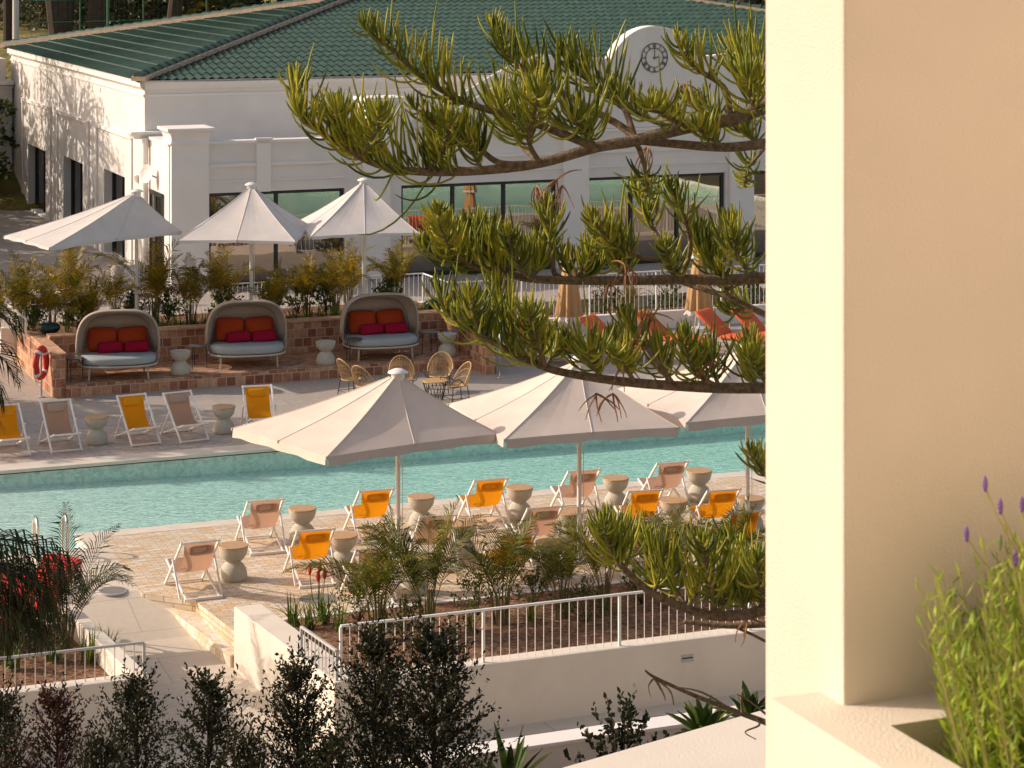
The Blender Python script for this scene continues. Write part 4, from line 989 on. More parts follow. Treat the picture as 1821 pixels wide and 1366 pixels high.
for a in ((-125,975,-.05,R(14),1.95,1.25),(-130,985,-.25,R(5),1.95,1.1),(-105,1000,.0,R(-7),1.75,1.0),(-115,1010,.1,R(-14),1.6,.9),(-120,985,-.05,R(22),2.1,1.35),(-110,1000,-.2,R(10),1.95,1.2),(-110,1010,.12,R(4),1.7,1.2),(-90,1025,-.3,R(-10),1.45,.9),(-110,1015,-.15,R(-24),1.3,.8),(-100,1040,.05,R(-34),1.1,.6),(-125,1030,-.1,R(-4),1.8,1.0)):
    pf(*a, ll=.48, hang=.7, pairs=40)
m.build('fronds', M['palm_dark'], dp)
# shrubs
def leafy(mb, p, d, L, n, ls, rng, wr=.42, droop=.0):
    d = d.normalized(); 
    for i in range(n):
        t = (i+.6)/n; q = p+d*L*t+Vector((0,0,-droop*L*t*t))
        a = Vector((rng.gauss(0,1),rng.gauss(0,1),rng.gauss(.25,.8))).normalized(); a = (a+d*.7).normalized(); s = a.cross(Vector((rng.gauss(0,1),rng.gauss(0,1),rng.gauss(0,1)))).normalized()
        l = ls*rng.uniform(.7,1.25); o = len(mb.v)
        mb.v += [tuple(q), tuple(q+a*l*.5+s*l*wr*.5), tuple(q+a*l), tuple(q+a*l*.5-s*l*wr*.5)]; mb.f += [(o,o+1,o+2,o+3)]
def cone_shrub(seed, mat, H=2.3, rad=.55, twigs=190, ls=.058):
    rng = random.Random(seed); t = thing('conical_shrub', 'x', 'shrub'); st = MB(); m = MB()
    st.tube([(0,0,0),(.02,.01,H*.5),(0,0,H*.93)], [.03,.018,.005], 6)
    for i in range(twigs):
        f = rng.random()**1.15; h = .12*H+f*H*.8; r = rad*(1-.80*f)*rng.uniform(.55,1.25); az = rng.uniform(0,6.283)
        d = Vector((math.cos(az), math.sin(az), rng.uniform(.5,1.5))).normalized(); p = Vector((0,0,h))
        L = r*1.15/max(.35, math.hypot(d.x,d.y)); L = min(L, .75)
        if i % 3 == 0: st.tube([p, p+d*L*.9], [.006,.002], 4, cap=False)
        leafy(m, p+d*L*.22, d, L*.85, 20, ls, rng)
    st.build('stem', M['dark_bark'], t); m.build('foliage', mat, t); return t
s1, s2, s3 = cone_shrub(1, M['shrub'], 2.3, .62, 330, .046), cone_shrub(2, M['shrub_red'], 2.3, .62, 330, .046), cone_shrub(3, M['shrub'], 2.5, .68, 520, .046)
zs = -1.0; sp = []
for px, top, Y, pr, w, lab in ((8,1225,25.4,s1,.9,'dark conical shrub cut by the left picture edge'),(100,1222,25.2,s2,1.0,'reddish dark conical shrub in front of the left planter wall'),
    (242,1196,25.4,s1,.95,'dark conical shrub in front of the end of the left planter wall'),(372,1196,25.0,s1,1.0,'dark conical shrub standing over the shaded path'),
    (528,1172,25.2,s3,.95,'dark airy conical shrub in front of the sunlit wall end'),(668,1118,25.6,s3,.98,'tall dark conical shrub at the corner of the railed planter'),
    (775,1112,25.2,s3,1.08,'tall dark conical shrub, rightmost of the front row')):
    q = Q(px, top, Y); H = q.z-zs; base = 2.3 if pr is not s3 else 2.5; sc = H/(base*.98)
    loc = (q.x, q.y, zs)
    if 'placed' not in pr: pr.location = loc; pr.scale = (w*sc*.95,w*sc*.95,sc); pr['label'] = lab; pr['group'] = 'dark conical shrubs in the foreground'; pr['placed'] = 1
    else: dup(pr, loc, px*.7, lab, None, (w*sc*.95,w*sc*.95,sc))
for px, Y, w, lab in ((440,23.9,1.0,'low dark shrub between two conical shrubs, cut by the bottom edge'),(180,24.0,1.0,'low dark shrub at the bottom left, cut by the bottom edge'),(590,24.0,1.1,'low dark shrub at the foot of the tall conical pair')):
    q = Q(px, 1290, Y); dup(s1, (q.x,q.y,zs-.3), px, lab, None, (1.0*w,1.0*w,(q.z-zs+.3)/2.3))
def bush(name, label, loc, rad, H, mat, ls, n, cat='bush', group=None, seed=1, L=.35, nl=14, wr=.45):
    rng = random.Random(seed); t = thing(name, label, cat, loc, group=group); st = MB(); m = MB()
    for i in range(n):
        az = rng.uniform(0,6.283); e = rng.uniform(.15,1.5); rr = rng.random()**.5
        p = Vector((rad*rr*math.cos(az)*math.cos(e)*.8, rad*rr*math.sin(az)*math.cos(e)*.8, H*(.12+.8*rr*math.sin(e))))
        d = Vector((math.cos(az)*math.cos(e), math.sin(az)*math.cos(e), .3+math.sin(e)))
        if i % 4 == 0: st.tube([(0,0,0), p*.6+Vector((0,0,.02)), p], [.012*H,.007*H,.003*H], 5, cap=False)
        leafy(m, p, d, L*rng.uniform(.6,1.3), nl, ls, rng, wr, .15)
    st.build('stem', M['dark_bark'], t); m.build('foliage', mat, t); return t
q = P(1105,1352,-1.45); bush('leafy_shrub', 'dark round leaved shrub in front of the low cream wall', (1.22, 26.4, -.65), .62, 1.85, M['shrub'], .078, 120, seed=8, L=.34, nl=11, wr=.7)
def strap_plant(seed, n=26, L=.5, w=.022, mat=None):
    rng = random.Random(seed); t = thing('strap_leaf_plant', 'x', 'plant'); m = MB()
    for i in range(n):
        az = rng.uniform(0,6.283); el = R(rng.uniform(45,88)); d = Vector((math.cos(az)*math.cos(el), math.sin(az)*math.cos(el), math.sin(el))); p = Vector((rng.gauss(0,.04),rng.gauss(0,.04),0)); s = d.cross(UPV).normalized() if abs(d.z) < .999 else Vector((1,0,0))
        l = L*rng.uniform(.6,1.15); o = len(m.v)
        for k in range(6):
            ww = w*(1-(k/5)**2)*.5+.001; m.v += [tuple(p-s*ww), tuple(p+s*ww)]; p = p+d*l/5; d = (d+Vector((0,0,-.22))).normalized()
        m.f += [(o+2*k,o+2*k+1,o+2*k+3,o+2*k+2) for k in range(5)]
    m.build('leaves', mat or M['strap'], t); return t
sps = [strap_plant(i, 30) for i in (1,2)]
sp = []; 
for px, py, z, sc, lab in ((522,1112,.05,1.1,'green strap leaved plant at the corner of the planter by the sunlit wall'),(548,1120,.06,1.0,'green strap leaved plant left of the poker flowers'),(575,1108,.06,1.1,'green strap leaved plant under the red poker flowers'),
    (606,1122,.1,.9,'green strap leaved plant left of the first planter palm'),(835,1120,.15,.8,'green strap leaved plant between planter palms behind the railing'),(945,1105,.15,.8,'green strap leaved plant below the orange chair, behind the railing')):
    u, v = W(px, py, z); sp.append((u, v, z, sc, lab))
scatter(sps, sp, 'strap leaved plants in the railed planter')
sps = [strap_plant(i, 34, .42) for i in (5,6)]; sp = []
for k, (px, lab) in enumerate(((120,'green strap leaved clump right of the left garden speaker'),(292,'green strap leaved clump just right of the first daybed hood'),(318,'green strap leaved clump second right of the first daybed hood'),(345,'green strap leaved clump midway between the first two daybeds'),(366,'green strap leaved clump touching the second daybed hood'),
    (520,'green strap leaved clump just right of the second daybed hood'),(548,'green strap leaved clump midway between the last two daybeds'),(572,'green strap leaved clump left of the third daybed'),(596,'green strap leaved clump touching the third daybed hood'),(752,'green strap leaved clump right of the third daybed hood'))):
    u, v = poleuv(px, 13.95); sp.append((u, v, .85, .95+.1*(k%3), lab))
scatter(sps, sp, 'strap leaved clumps behind the brick wall')
k = 0
for px, v, z, r, H, lab in ((300,15.0,.85,.42,.8,'leafy green bush behind the strap leaved clumps by the first daybed'),(530,15.2,.85,.45,.9,'leafy green bush behind the strap clumps between the last two daybeds'),(140,14.6,.85,.35,.6,'leafy green bush left of the first daybed hood'),(580,14.9,.85,.4,1.0,'broad leaved bush left of the third daybed'),
    (60,14.6,.85,.35,.55,'leafy green bush left of the oval speaker behind the brick wall'),(235,15.0,.85,.4,.7,'leafy green bush behind the first daybed hood'),(400,14.7,.85,.4,.7,'leafy green bush behind the left part of the second daybed hood'),(480,15.0,.85,.4,.75,'leafy green bush behind the right part of the second daybed hood'),(690,15.0,.85,.4,.7,'leafy green bush behind the third daybed hood'),
    (880,15.6,.2,.55,.8,'dark green bush behind the left closed parasol railing'),(1075,15.6,.2,.6,.8,'dark green bush between the two closed parasols'),(1190,15.7,.2,.6,.8,'dark green bush behind the clearest sun lounger'),(1340,15.6,.2,.6,.8,'dark green bush behind the lounger nearest the column')):
    u, v = poleuv(px, v); x, y = XY(u, v); k += 1; bush('leafy_bush', lab, (x,y,z), r, H, M['bush'], .085, 55, group='leafy bushes behind the terrace', seed=20+k, L=.25, nl=14)
for px, py, lab in ((60,1170,'dark leafy bush under the date palm fronds in the left planter'),(20,1150,'dark leafy bush at the left edge of the left planter'),(950,1080,'green bush between palms in the middle of the railed planter'),(1140,1075,'green bush under the pine branch in the railed planter'),(850,1095,'green bush by the tall palms in the railed planter'),(720,1140,'green bush between the first two planter palms behind the railing'),(1040,1110,'green bush right of the planter centre under the pine branch tip'),(640,1105,'green bush right of the poker flowers')):
    p = P(px, py, .12); k += 1; bush('leafy_bush', lab, tuple(p), .38, .5, M['shrub'] if px < 100 else M['bush'], .05, 60, group='leafy bushes in the planters', seed=40+k, L=.25, nl=14)
# agave and aloe below
def agave(label, loc, n, L, w, seed):
    rng = random.Random(seed); t = thing('agave', label, 'plant', loc, group='agaves by the low wall'); m = MB()
    for i in range(n):
        az = i*2.399; el = R(80-70*i/n); d = Vector((math.cos(az)*math.cos(el), math.sin(az)*math.cos(el), math.sin(el))); s = d.cross(UPV).normalized(); nn = s.cross(d); p = Vector((0,0,.05)); o = len(m.v); l = L*rng.uniform(.75,1.1)
        for k_ in range(7):
            f = k_/6; ww = w*(.6+1.2*f)*(1-f**3)*.5+.002; c = nn*ww*.35
            m.v += [tuple(p-s*ww+c), tuple(p-c*.3), tuple(p+s*ww+c)]; p = p+d*l/6; d = (d+Vector((0,0,-.06))).normalized()
        m.f += [(o+3*a+b, o+3*a+b+1, o+3*a+b+4, o+3*a+b+3) for a in range(6) for b in (0,1)]
    m.build('leaves', M['strap'], t, solid=.006); return t
for (px, py, Y, n_, L_a, w_a, sd_, lab) in ((1252,1322,27.4,30,.52,.11,3,'green agave with broad pointed leaves beside the low white topped wall'),(1335,1296,27.6,24,.48,.10,4,'green agave partly hidden behind the bare pine twig'),(905,1420,26.0,16,.75,.08,6,'spiky agave leaf tips at the bottom edge left of the pale canopy slab')):
    q = Q(px, py, Y); t = agave(lab, tuple(q), n_, L_a, w_a, sd_); m = MB(); m.tube([(0,0,-.62-q.z),(0,0,.06)], [.07,.09], 8); m.build('stem', M['bark'], t)
# red poker flowers
t = thing('poker_flower', 'red poker flowers on thin stalks at the planter corner', 'flower', P(566,1100,.05))
for i, (dx, h, ln) in enumerate(((-.12,.62,.18),(.0,.52,.16),(.09,.56,.15),(.02,.66,.14))):
    m = MB(); m.tube([(dx*.4,0,0),(dx,0,h)], [.008,.006], 5); s_ = m.build('stalk', M['strap'], t)
    m = MB(); m.tube([(dx,0,h),(dx,0,h+ln*.3),(dx,0,h+ln*.75),(dx,0,h+ln)], [.014,.03,.026,.006], 8); m.build('bloom', M['redflower'], t)
# lavender in the balcony planter
lv = thing('lavender', 'green lavender bush with violet flower heads in the balcony planter', 'plant', (Pc.x, Pc.y, 8.42), TH)
m = MB(); st = MB(); rng = random.Random(9)
cx_, cy_ = .335, -.36
for i in range(1150):
    az = rng.uniform(0,6.283); rr = rng.random()**.55; b = Vector((cx_+.17*rr*math.cos(az), cy_+.17*rr*math.sin(az), .0))
    h = rng.uniform(.20,.50)*(1.08-.30*rr); d = Vector((math.cos(az)*.30*rr, math.sin(az)*.30*rr, 1)).normalized(); tp = b+d*h
    st.tube([b, b.lerp(tp,.5)+Vector((rng.gauss(0,.008),rng.gauss(0,.008),0)), tp], [.0022,.0018,.001], 4, cap=False)
    nl = 15
    for k_ in range(nl):
        f = .22+.8*k_/nl; q = b.lerp(tp, f); ang = k_*2.4+i; e = rng.uniform(.35,1.0)
        a = Vector((math.cos(ang)*math.cos(e), math.sin(ang)*math.cos(e), math.sin(e))); s = a.cross(UPV).normalized(); l = rng.uniform(.024,.045)*(1.1-.4*f); w_ = .0025; o = len(m.v)
        m.v += [tuple(q-s*w_*.5), tuple(q+s*w_*.5), tuple(q+a*l*.5+s*w_), tuple(q+a*l+Vector((0,0,.004))), tuple(q+a*l*.5-s*w_)]; m.f += [(o,o+1,o+2,o+3,o+4)]
m.build('foliage', M['lav'], lv); st.build('stems', M['lavstem'], lv)
for px, py in ((1752,868),(1719,957),(1779,908),(1787,925),(1818,905),(1806,1000)):
    Y = 3.14+((px*7)%11)*.010; tip = Q(px, py, Y); loc = Matrix.Rotation(-TH,3,'Z') @ (tip-lv.location)
    b = Vector((cx_-.08+.16*((px*13)%10)/10, cy_+.04, .16)); mid = b.lerp(loc,.5)+Vector((-.012,.0,.03))
    sb_ = MB(); sb_.tube([b, mid, loc.lerp(mid,.2)+Vector((0,0,-.004)), loc], [.0019,.0017,.0014,.0014], 5); s_ = sb_.build('flower_stem', M['lavstem'], lv)
    fl = MB()
    for k_ in range(26):
        f = k_/26; a = k_*2.4; r_ = .0028*math.sin(math.pi*(f*.85+.12)); q = loc+Vector((r_*math.cos(a), r_*math.sin(a), -.004+.020*f)); fl.pillow(q, .0018,.0018,.0028, None, 5, 1)
    if (px, py) != (1787,925): fl.build('flower_head', M['lavflower'], s_)
# ================================================================ norfolk pine
pine = thing('norfolk_pine', 'norfolk pine whose upswept green branches cross the picture in front of the pool', 'tree', (1.85,10.2,-2.3))
PO = Vector((1.85,10.2,-2.3))
m = MB(); m.tube([(0,0,0),(0,0,5),(0,0,11),(0,0,16)], [.20,.17,.13,.08], 14); m.build('trunk', M['araubark'], pine)
def shoot(mb, p, d, L, r, rng, up):
    n = 7; pts = [p]; d = d.normalized(); q = Vector(p)
    tgt = (UPV+Vector((rng.gauss(-.05,.24),rng.gauss(0,.24),0))).normalized()*up+d*(1-up)
    for k_ in range(n):
        d = (d*.77+tgt*.23).normalized(); q = q+d*L/n; pts.append(q.copy())
    mb.tube(pts, [r*.9,r,r*1.04,r*1.04,r,r*.92,r*.78,r*.3], 5, cap=False)
def stem(px, y0, y1, r0, r1):
    k = len(px)-1; pts = [Q(x, y, y0+(y1-y0)*i/k)-PO for i, (x, y) in enumerate(px)]
    out = []                                                  # catmull-rom smoothing
    for i in range(k):
        a, b, c, d = pts[max(i-1,0)], pts[i], pts[i+1], pts[min(i+2,k)]
        for j in range(5):
            f = j/5; out.append(.5*((2*b)+(c-a)*f+(2*a-5*b+4*c-d)*f*f+(3*b-a-3*c+d)*f**3))
    out.append(pts[-1]); n = len(out)
    return out, [r0+(r1-r0)*i/(n-1) for i in range(n)]
def grow(fol, pts, start, gap, L, rng, r=.0048, up=.95, both=True):
    acc = 0; tot = sum((b-a).length for a, b in zip(pts, pts[1:])); s = 0; nxt = tot*start; k_ = 0
    for a, b in zip(pts, pts[1:]):
        d = (b-a); l = d.length
        if l < 1e-6: continue
        dn = d/l
        while nxt < s+l:
            q = a+d*((nxt-s)/l); f = (nxt/tot-start)/(1-start+1e-6); k_ += 1
            side = dn.cross(UPV).normalized(); upn = side.cross(dn)
            th_ = k_*2.399+rng.gauss(0,.35); rad = side*math.cos(th_)+upn*(math.sin(th_)*.8+.30)
            dd = dn*rng.uniform(.15,1.0)+rad.normalized()*rng.uniform(.75,1.2)
            le = L*(1.0-.62*max(0,f-.25)/.75)*rng.uniform(.65,1.15)*(.75+.25*min(1,f*4))*(1.45 if rng.random() < .07 else 1)
            shoot(fol, q, dd, le, r*rng.uniform(.85,1.12), rng, up)
            nxt += gap*rng.uniform(.6,1.4)
        s += l
    for i in range(9):                                        # tight bud of young shoots at the tip
        a = i*2.4; shoot(fol, pts[-1], dn+Vector((math.cos(a),math.sin(a),.2))*.55, L*rng.uniform(.22,.42), r*.9, rng, up)
def branch(main, subs, y0, y1, r0, r1, mstart, seed, mat, L=.30, gap=.0058, auto=0, amin=.25):
    rng = random.Random(seed); wood = MB(); fol = MB()
    pts, rs = stem(main, y0, y1, r0, r1); wood.tube(pts, rs, 10)
    if mstart < 1: grow(fol, pts, mstart, gap, L, rng)
    for sub in subs:
        px, st, dy, rr = sub[:4]; k_ = min(range(len(main)), key=lambda i: (main[i][0]-px[0][0])**2+(main[i][1]-px[0][1])**2)
        yb = y0+(y1-y0)*k_/(len(main)-1); LL = sub[4] if len(sub) > 4 else L
        p2, r2 = stem(px, yb, yb+dy, rr, .0065); wood.tube(p2, r2, 8)
        if st < 1: grow(fol, p2, st, gap, LL, rng)
    for _ in range(auto):                                     # further upswept side shoots along the outer part
        i = int(len(main)*rng.uniform(amin,.88)); x, y = main[i]; sx = rng.choice((-1,-1,1)); h = rng.uniform(45,95)
        px = [(x,y),(x+sx*h*.25,y-h*.35),(x+sx*h*.42,y-h*.75),(x+sx*h*.45,y-h)]; yb = y0+(y1-y0)*i/(len(main)-1)
        p2, r2 = stem(px, yb, yb+rng.uniform(-.55,.55), .008, .005); wood.tube(p2, r2, 6); grow(fol, p2, .15, gap*1.15, L*rng.uniform(.6,.85), rng)
    b = wood.build('branch', mat, pine, smooth=True); fol.build('foliage', M['shoot'], b)
    return b
B = M['araubark']
branch([(1520,140),(1420,172),(1368,188),(1300,212),(1220,227),(1130,250),(1060,262),(960,290),(860,303),(760,306),(690,298),(640,280),(600,255),(560,228),(534,207)],
 [([(1130,250),(1105,225),(1029,182),(963,144),(920,114),(893,82),(880,52)],.42,.25,.018,.25),([(1060,262),(1000,238),(930,212),(844,188),(788,162),(735,124),(695,88),(655,56)],.50,-.3,.019,.25),
  ([(960,290),(890,290),(850,262),(812,237),(770,216),(737,192)],.42,-.2,.014,.20),([(1130,250),(1107,187),(1070,160),(1030,130),(1003,100)],.3,.3,.014),([(1300,212),(1290,160),(1261,136),(1238,122),(1218,102),(1206,78)],.45,-.1,.013,.22),
  ([(1368,188),(1345,150),(1325,118),(1312,88)],.12,.3,.014),([(1220,227),(1195,212),(1172,200),(1158,188)],.15,-.35,.012,.17),([(860,303),(800,297),(775,283),(763,262)],.4,.25,.009,.14),
  ([(960,290),(925,255),(898,205),(886,172)],.3,.4,.013),([(1130,250),(1143,285),(1150,320),(1152,345)],.55,.2,.012,.13),([(1060,262),(1040,235),(1020,212)],.2,-.4,.01),([(1300,212),(1268,205),(1240,195),(1225,180)],.2,.45,.011,.17),([(1368,188),(1350,200),(1335,165),(1330,140)],.2,-.3,.011),
  ([(1220,227),(1180,222),(1140,205),(1112,180),(1096,165)],.45,.35,.012,.17),([(960,290),(940,250),(950,205),(955,170)],.25,-.45,.011)], 9.7, 9.3, .034, .007, .70, 1, B, auto=6, amin=.5)
branch([(1520,240),(1420,250),(1366,255),(1290,262),(1200,256),(1130,250)], [([(1366,255),(1335,245),(1310,225),(1298,205)],.2,.3,.010,.16),([(1290,262),(1262,245),(1240,225)],.25,-.3,.01,.16),([(1366,255),(1350,275),(1330,300),(1325,330)],.5,.3,.008,.12)], 9.9, 9.6, .026, .016, 1.0, 2, B)
branch([(1520,486),(1420,490),(1366,494),(1290,498),(1210,497),(1120,499),(1021,499),(945,496),(900,487),(860,478),(820,468),(775,458),(752,443)],
 [([(860,478),(830,468),(800,440),(778,412),(766,392)],.2,-.25,.012,.17),([(900,487),(880,455),(850,420),(826,396)],.12,.25,.012,.19),([(945,496),(928,480),(914,450),(904,418)],.12,-.3,.012,.18),
  ([(1021,499),(988,490),(981,445),(975,400),(968,362)],.52,.15,.014,.17),([(1210,497),(1193,459),(1162,408),(1147,362),(1130,330)],.5,.3,.016,.2),([(1210,497),(1186,468),(1122,452),(1079,420),(1052,392)],.5,-.35,.012,.2),
  ([(1290,498),(1285,470),(1302,430),(1296,392)],.3,.35,.012,.2),([(1366,494),(1330,480),(1312,455),(1305,420)],.3,-.3,.012,.2),([(1021,499),(1065,480),(1072,455)],.2,.4,.009,.12),([(1210,497),(1228,440),(1216,385),(1192,335)],.5,-.2,.013,.2),([(945,496),(950,465),(945,435)],.2,.45,.01,.16),([(1120,499),(1105,470),(1098,440)],.35,.5,.009,.13),([(1290,498),(1262,472),(1246,446),(1240,415)],.15,.1,.011,.2)], 10.4, 10.0, .029, .009, .80, 3, B, .23, auto=15)
branch([(1520,686),(1420,690),(1366,690),(1280,690),(1198,686),(1130,681),(1071,674),(1010,664),(970,654),(920,632),(889,615),(839,588),(801,560),(784,532)],
 [([(920,632),(902,590),(892,545),(886,512)],.2,.3,.014,.22),([(970,654),(958,612),(946,580),(940,560)],.15,-.35,.012,.2),([(889,615),(855,590),(842,560),(836,528)],.2,-.3,.012,.2),([(1198,686),(1160,630),(1128,592),(1112,568)],.55,.2,.013,.2),
  ([(1280,690),(1240,665),(1222,630),(1214,600)],.2,-.2,.012,.2),([(1366,690),(1335,675),(1330,640),(1338,602)],.2,.35,.012,.2),([(1366,690),(1350,660),(1332,632)],.2,-.35,.01,.2),([(1071,674),(1045,640),(1003,615)],.3,.3,.01,.18),([(1280,690),(1266,655),(1258,625)],.2,.3,.01,.2),([(1130,681),(1110,650),(1095,630)],.3,-.4,.009,.14),([(970,654),(985,625),(990,600)],.3,.45,.009,.16)], 10.0, 9.6, .027, .008, .72, 4, B, auto=3)
branch([(1520,600),(1420,580),(1366,562),(1300,530),(1240,512),(1205,500)], [([(1366,562),(1330,545),(1300,560),(1280,545)],.3,.2,.010,.14),([(1300,530),(1285,510),(1280,480)],.3,-.2,.009,.16)], 10.3, 10.6, .020, .008, .95, 5, B, .15)
branch([(1520,1075),(1420,1078),(1366,1083),(1330,1092),(1270,1095),(1220,1082),(1160,1055),(1110,1012),(1092,985),(1084,965)],
 [([(1220,1082),(1190,1032),(1163,988),(1152,962)],.15,.3,.014,.22),([(1270,1095),(1268,1050),(1255,1003),(1250,968)],.12,-.3,.014,.22),([(1366,1083),(1340,1030),(1312,992),(1292,962)],.15,.35,.014,.22),([(1366,1083),(1352,1040),(1346,1002)],.15,-.3,.012,.2),([(1160,1055),(1178,1030),(1202,1008)],.2,.4,.01,.2),([(1330,1092),(1310,1055),(1300,1020)],.15,.0,.012,.2),([(1110,1012),(1120,975),(1110,940)],.2,.25,.011,.17)], 9.8, 9.4, .028, .010, .86, 6, B, .25, auto=7)
branch([(1520,1105),(1420,1108),(1366,1110),(1300,1113),(1255,1110),(1215,1106)], [([(1300,1113),(1330,1125),(1366,1143)],1,0,.006)], 9.9, 9.9, .019, .008, 1, 7, B)
branch([(1520,880),(1420,864),(1366,846),(1346,826),(1336,806)], [], 10, 9.8, .016, .009, .5, 8, B, .17)
rng = random.Random(4); dm = MB(); pts, rs = stem([(1520,1345),(1420,1310),(1362,1285),(1300,1262),(1230,1235),(1165,1205),(1147,1192)], 10, 9.6, .017, .004); dm.tube(pts, rs, 8)
for px in ([(1300,1262),(1250,1232),(1205,1222)],[(1165,1207),(1180,1235),(1183,1246)],[(1168,1207),(1192,1230),(1198,1254)],[(1163,1205),(1153,1220),(1157,1240)],[(1362,1270),(1330,1245),(1310,1235)],[(1345,1278),(1350,1290),(1325,1302),(1345,1315)],[(1320,1268),(1318,1240),(1322,1225)]):
    p2, r2 = stem(px, 9.7, 9.65, .006, .002); dm.tube(p2, r2, 6)
dm.build('dead_branch', M['araubark'], pine, smooth=True)
for px, py in ((990,320),(955,330),(1152,260),(1215,150),(1110,470),(1125,480),(1085,505),(1105,650),(1060,700),(1090,700),(1330,1100),(1350,1060),(1340,1030),(1000,330),(1270,640),(935,205),(1150,560)):
    q = Q(px, py, 9.8)-PO; db_ = MB()
    for i in range(5):
        d = Vector((rng.gauss(0,.8),rng.gauss(0,.8),rng.gauss(-.6,.5))).normalized(); pts = [q.copy()]; p = q.copy()
        for k_ in range(5): d = (d+Vector((rng.gauss(0,.2),rng.gauss(0,.2),-.18))).normalized(); p = p+d*.024; pts.append(p.copy())
        db_.tube(pts, [.004,.004,.0035,.003,.0025,.0015], 4, cap=False)
    db_.build('dry_shoots', M['deadshoot'], pine)
# ================================================================ trees behind the pool house
def tree(name, label, x, y, trunkH, tr, crown, rad, mat, ls, n, nl, seed, lean=(0,0), zb=None, group='trees behind the pool house', fork=False, L=1.0):
    rng = random.Random(seed); z0 = hz(y)-.2 if zb is None else zb; t = thing(name, label, 'tree', (x,y,z0), group=group); m = MB()
    tops = [Vector((lean[0],lean[1],trunkH))]
    if fork: tops = [Vector((-.9,0,trunkH)), Vector((.9,.2,trunkH))]
    for q in tops:
        m.tube([(0,0,0), q*.5+Vector((rng.gauss(0,.1),0,0)), q], [tr*1.15, tr*.95, tr*.6], 10)
        for i in range(5):
            a = rng.uniform(0,6.28); m.tube([q*rng.uniform(.6,.95), q+Vector((math.cos(a)*rad*.5, math.sin(a)*rad*.5, rng.uniform(.2,1)*rad*.4))], [tr*.35, tr*.1], 6)
    m.build('trunk', M['dark_bark'], t); c = MB(); cz = crown
    for i in range(n):
        v = Vector((rng.gauss(0,1),rng.gauss(0,1),rng.gauss(0,1))).normalized()*rng.random()**.4
        p = Vector((lean[0]+v.x*rad, lean[1]+v.y*rad, cz+v.z*rad*.85)); leafy(c, p, v+Vector((0,0,.2)), L*rng.uniform(.6,1.3), nl, ls, rng, .5, .2)
    c.build('crown', mat, t); return t
F_ = M['forest']; OL = M['olive']; YL = M['yellowleaf']
def tx(px, Y): return (px-CX)*Y/FP
for i, (px, Y, H_, tr, cr, rad, mat, ls, n, nl, fork, nm, lab) in enumerate((
 (16,101,9,.22,11,3,F_,.9,90,14,False,'pine_tree','thin dark tree trunk at the top left corner beside the wire fence'),
 (108,103,10,.42,13,4,F_,.9,90,14,True,'pine_tree','thick forked dark tree trunk above the left roof corner'),
 (172,103,10,.36,13,4,F_,.9,90,14,False,'pine_tree','straight dark tree trunk right of the forked one'),
 (305,106,9,.30,11,4,F_,.9,90,14,False,'pine_tree','dark leaning trunk among yellowing leaves above the roof'),
 (78,112,1.0,.15,1.2,2.7,OL,.2,237,26,False,'olive_tree','grey green olive tree behind the forked trunk'),
 (150,114,1.0,.15,1.4,2.9,OL,.2,237,26,False,'olive_tree','grey green olive tree between the two dark trunks'),
 (222,112,1.0,.15,1.6,3.2,F_,.22,237,26,False,'bushy_tree','dark bushy tree right of the green pole'),
 (262,114,1.0,.15,1.8,2.8,OL,.22,212,26,False,'bushy_tree','grey leaved bushy tree left of the yellowing tree'),
 (300,116,1.0,.15,2.2,2.9,YL,.3,187,22,False,'bushy_tree','yellowing bushy tree above the hip ridge'),
 (352,114,1.0,.15,2.0,2.8,YL,.3,162,22,False,'bushy_tree','yellow green bushy tree right of the leaning trunk'),
 (410,116,1.0,.15,2.4,3.2,F_,.3,212,24,False,'bushy_tree','dark bushy tree left of the roof apex'),
 (480,116,1.0,.15,2.8,3.2,F_,.3,187,24,False,'bushy_tree','dark bushy tree near the roof apex'),
 (560,118,1.0,.15,3.2,3.2,F_,.3,187,24,False,'bushy_tree','dark bushy tree right above the roof apex'),
 (1215,114,1.0,.2,2.2,3.2,F_,.3,187,24,False,'bushy_tree','dark bushy tree above the right hip of the roof'),
 (1290,112,1.0,.2,2.0,3.4,F_,.3,212,24,False,'bushy_tree','dark bushy tree at the top right, left of the column'),
 (1365,114,1.0,.2,2.0,3.4,OL,.25,187,24,False,'bushy_tree','grey green tree at the top right against the column'),
 (1330,106,8,.4,12,4,F_,.9,90,14,False,'pine_tree','dark tree trunk at the top right beside the column'),
 (-20,116,1.0,.2,2.4,3.4,F_,.3,212,24,False,'bushy_tree','dark bushy tree in the top left corner behind the thin trunk'),
 (40,124,1.0,.2,3.4,3.2,F_,.3,187,24,False,'bushy_tree','dark bushy tree at the top left behind the lamp pole'),
 (120,126,1.0,.2,4.9,3.8,F_,.3,187,24,False,'bushy_tree','dark tree crown far behind the forked trunk'),
 (200,126,1.0,.2,4.9,3.8,F_,.3,187,24,False,'bushy_tree','dark tree crown far behind the green pole'))):
    tree(nm, lab, tx(px,Y), Y, H_, tr, cr, rad, mat, ls, n, nl, 60+i, fork=fork, lean=((1.2,0) if px == 305 else (0,0)))
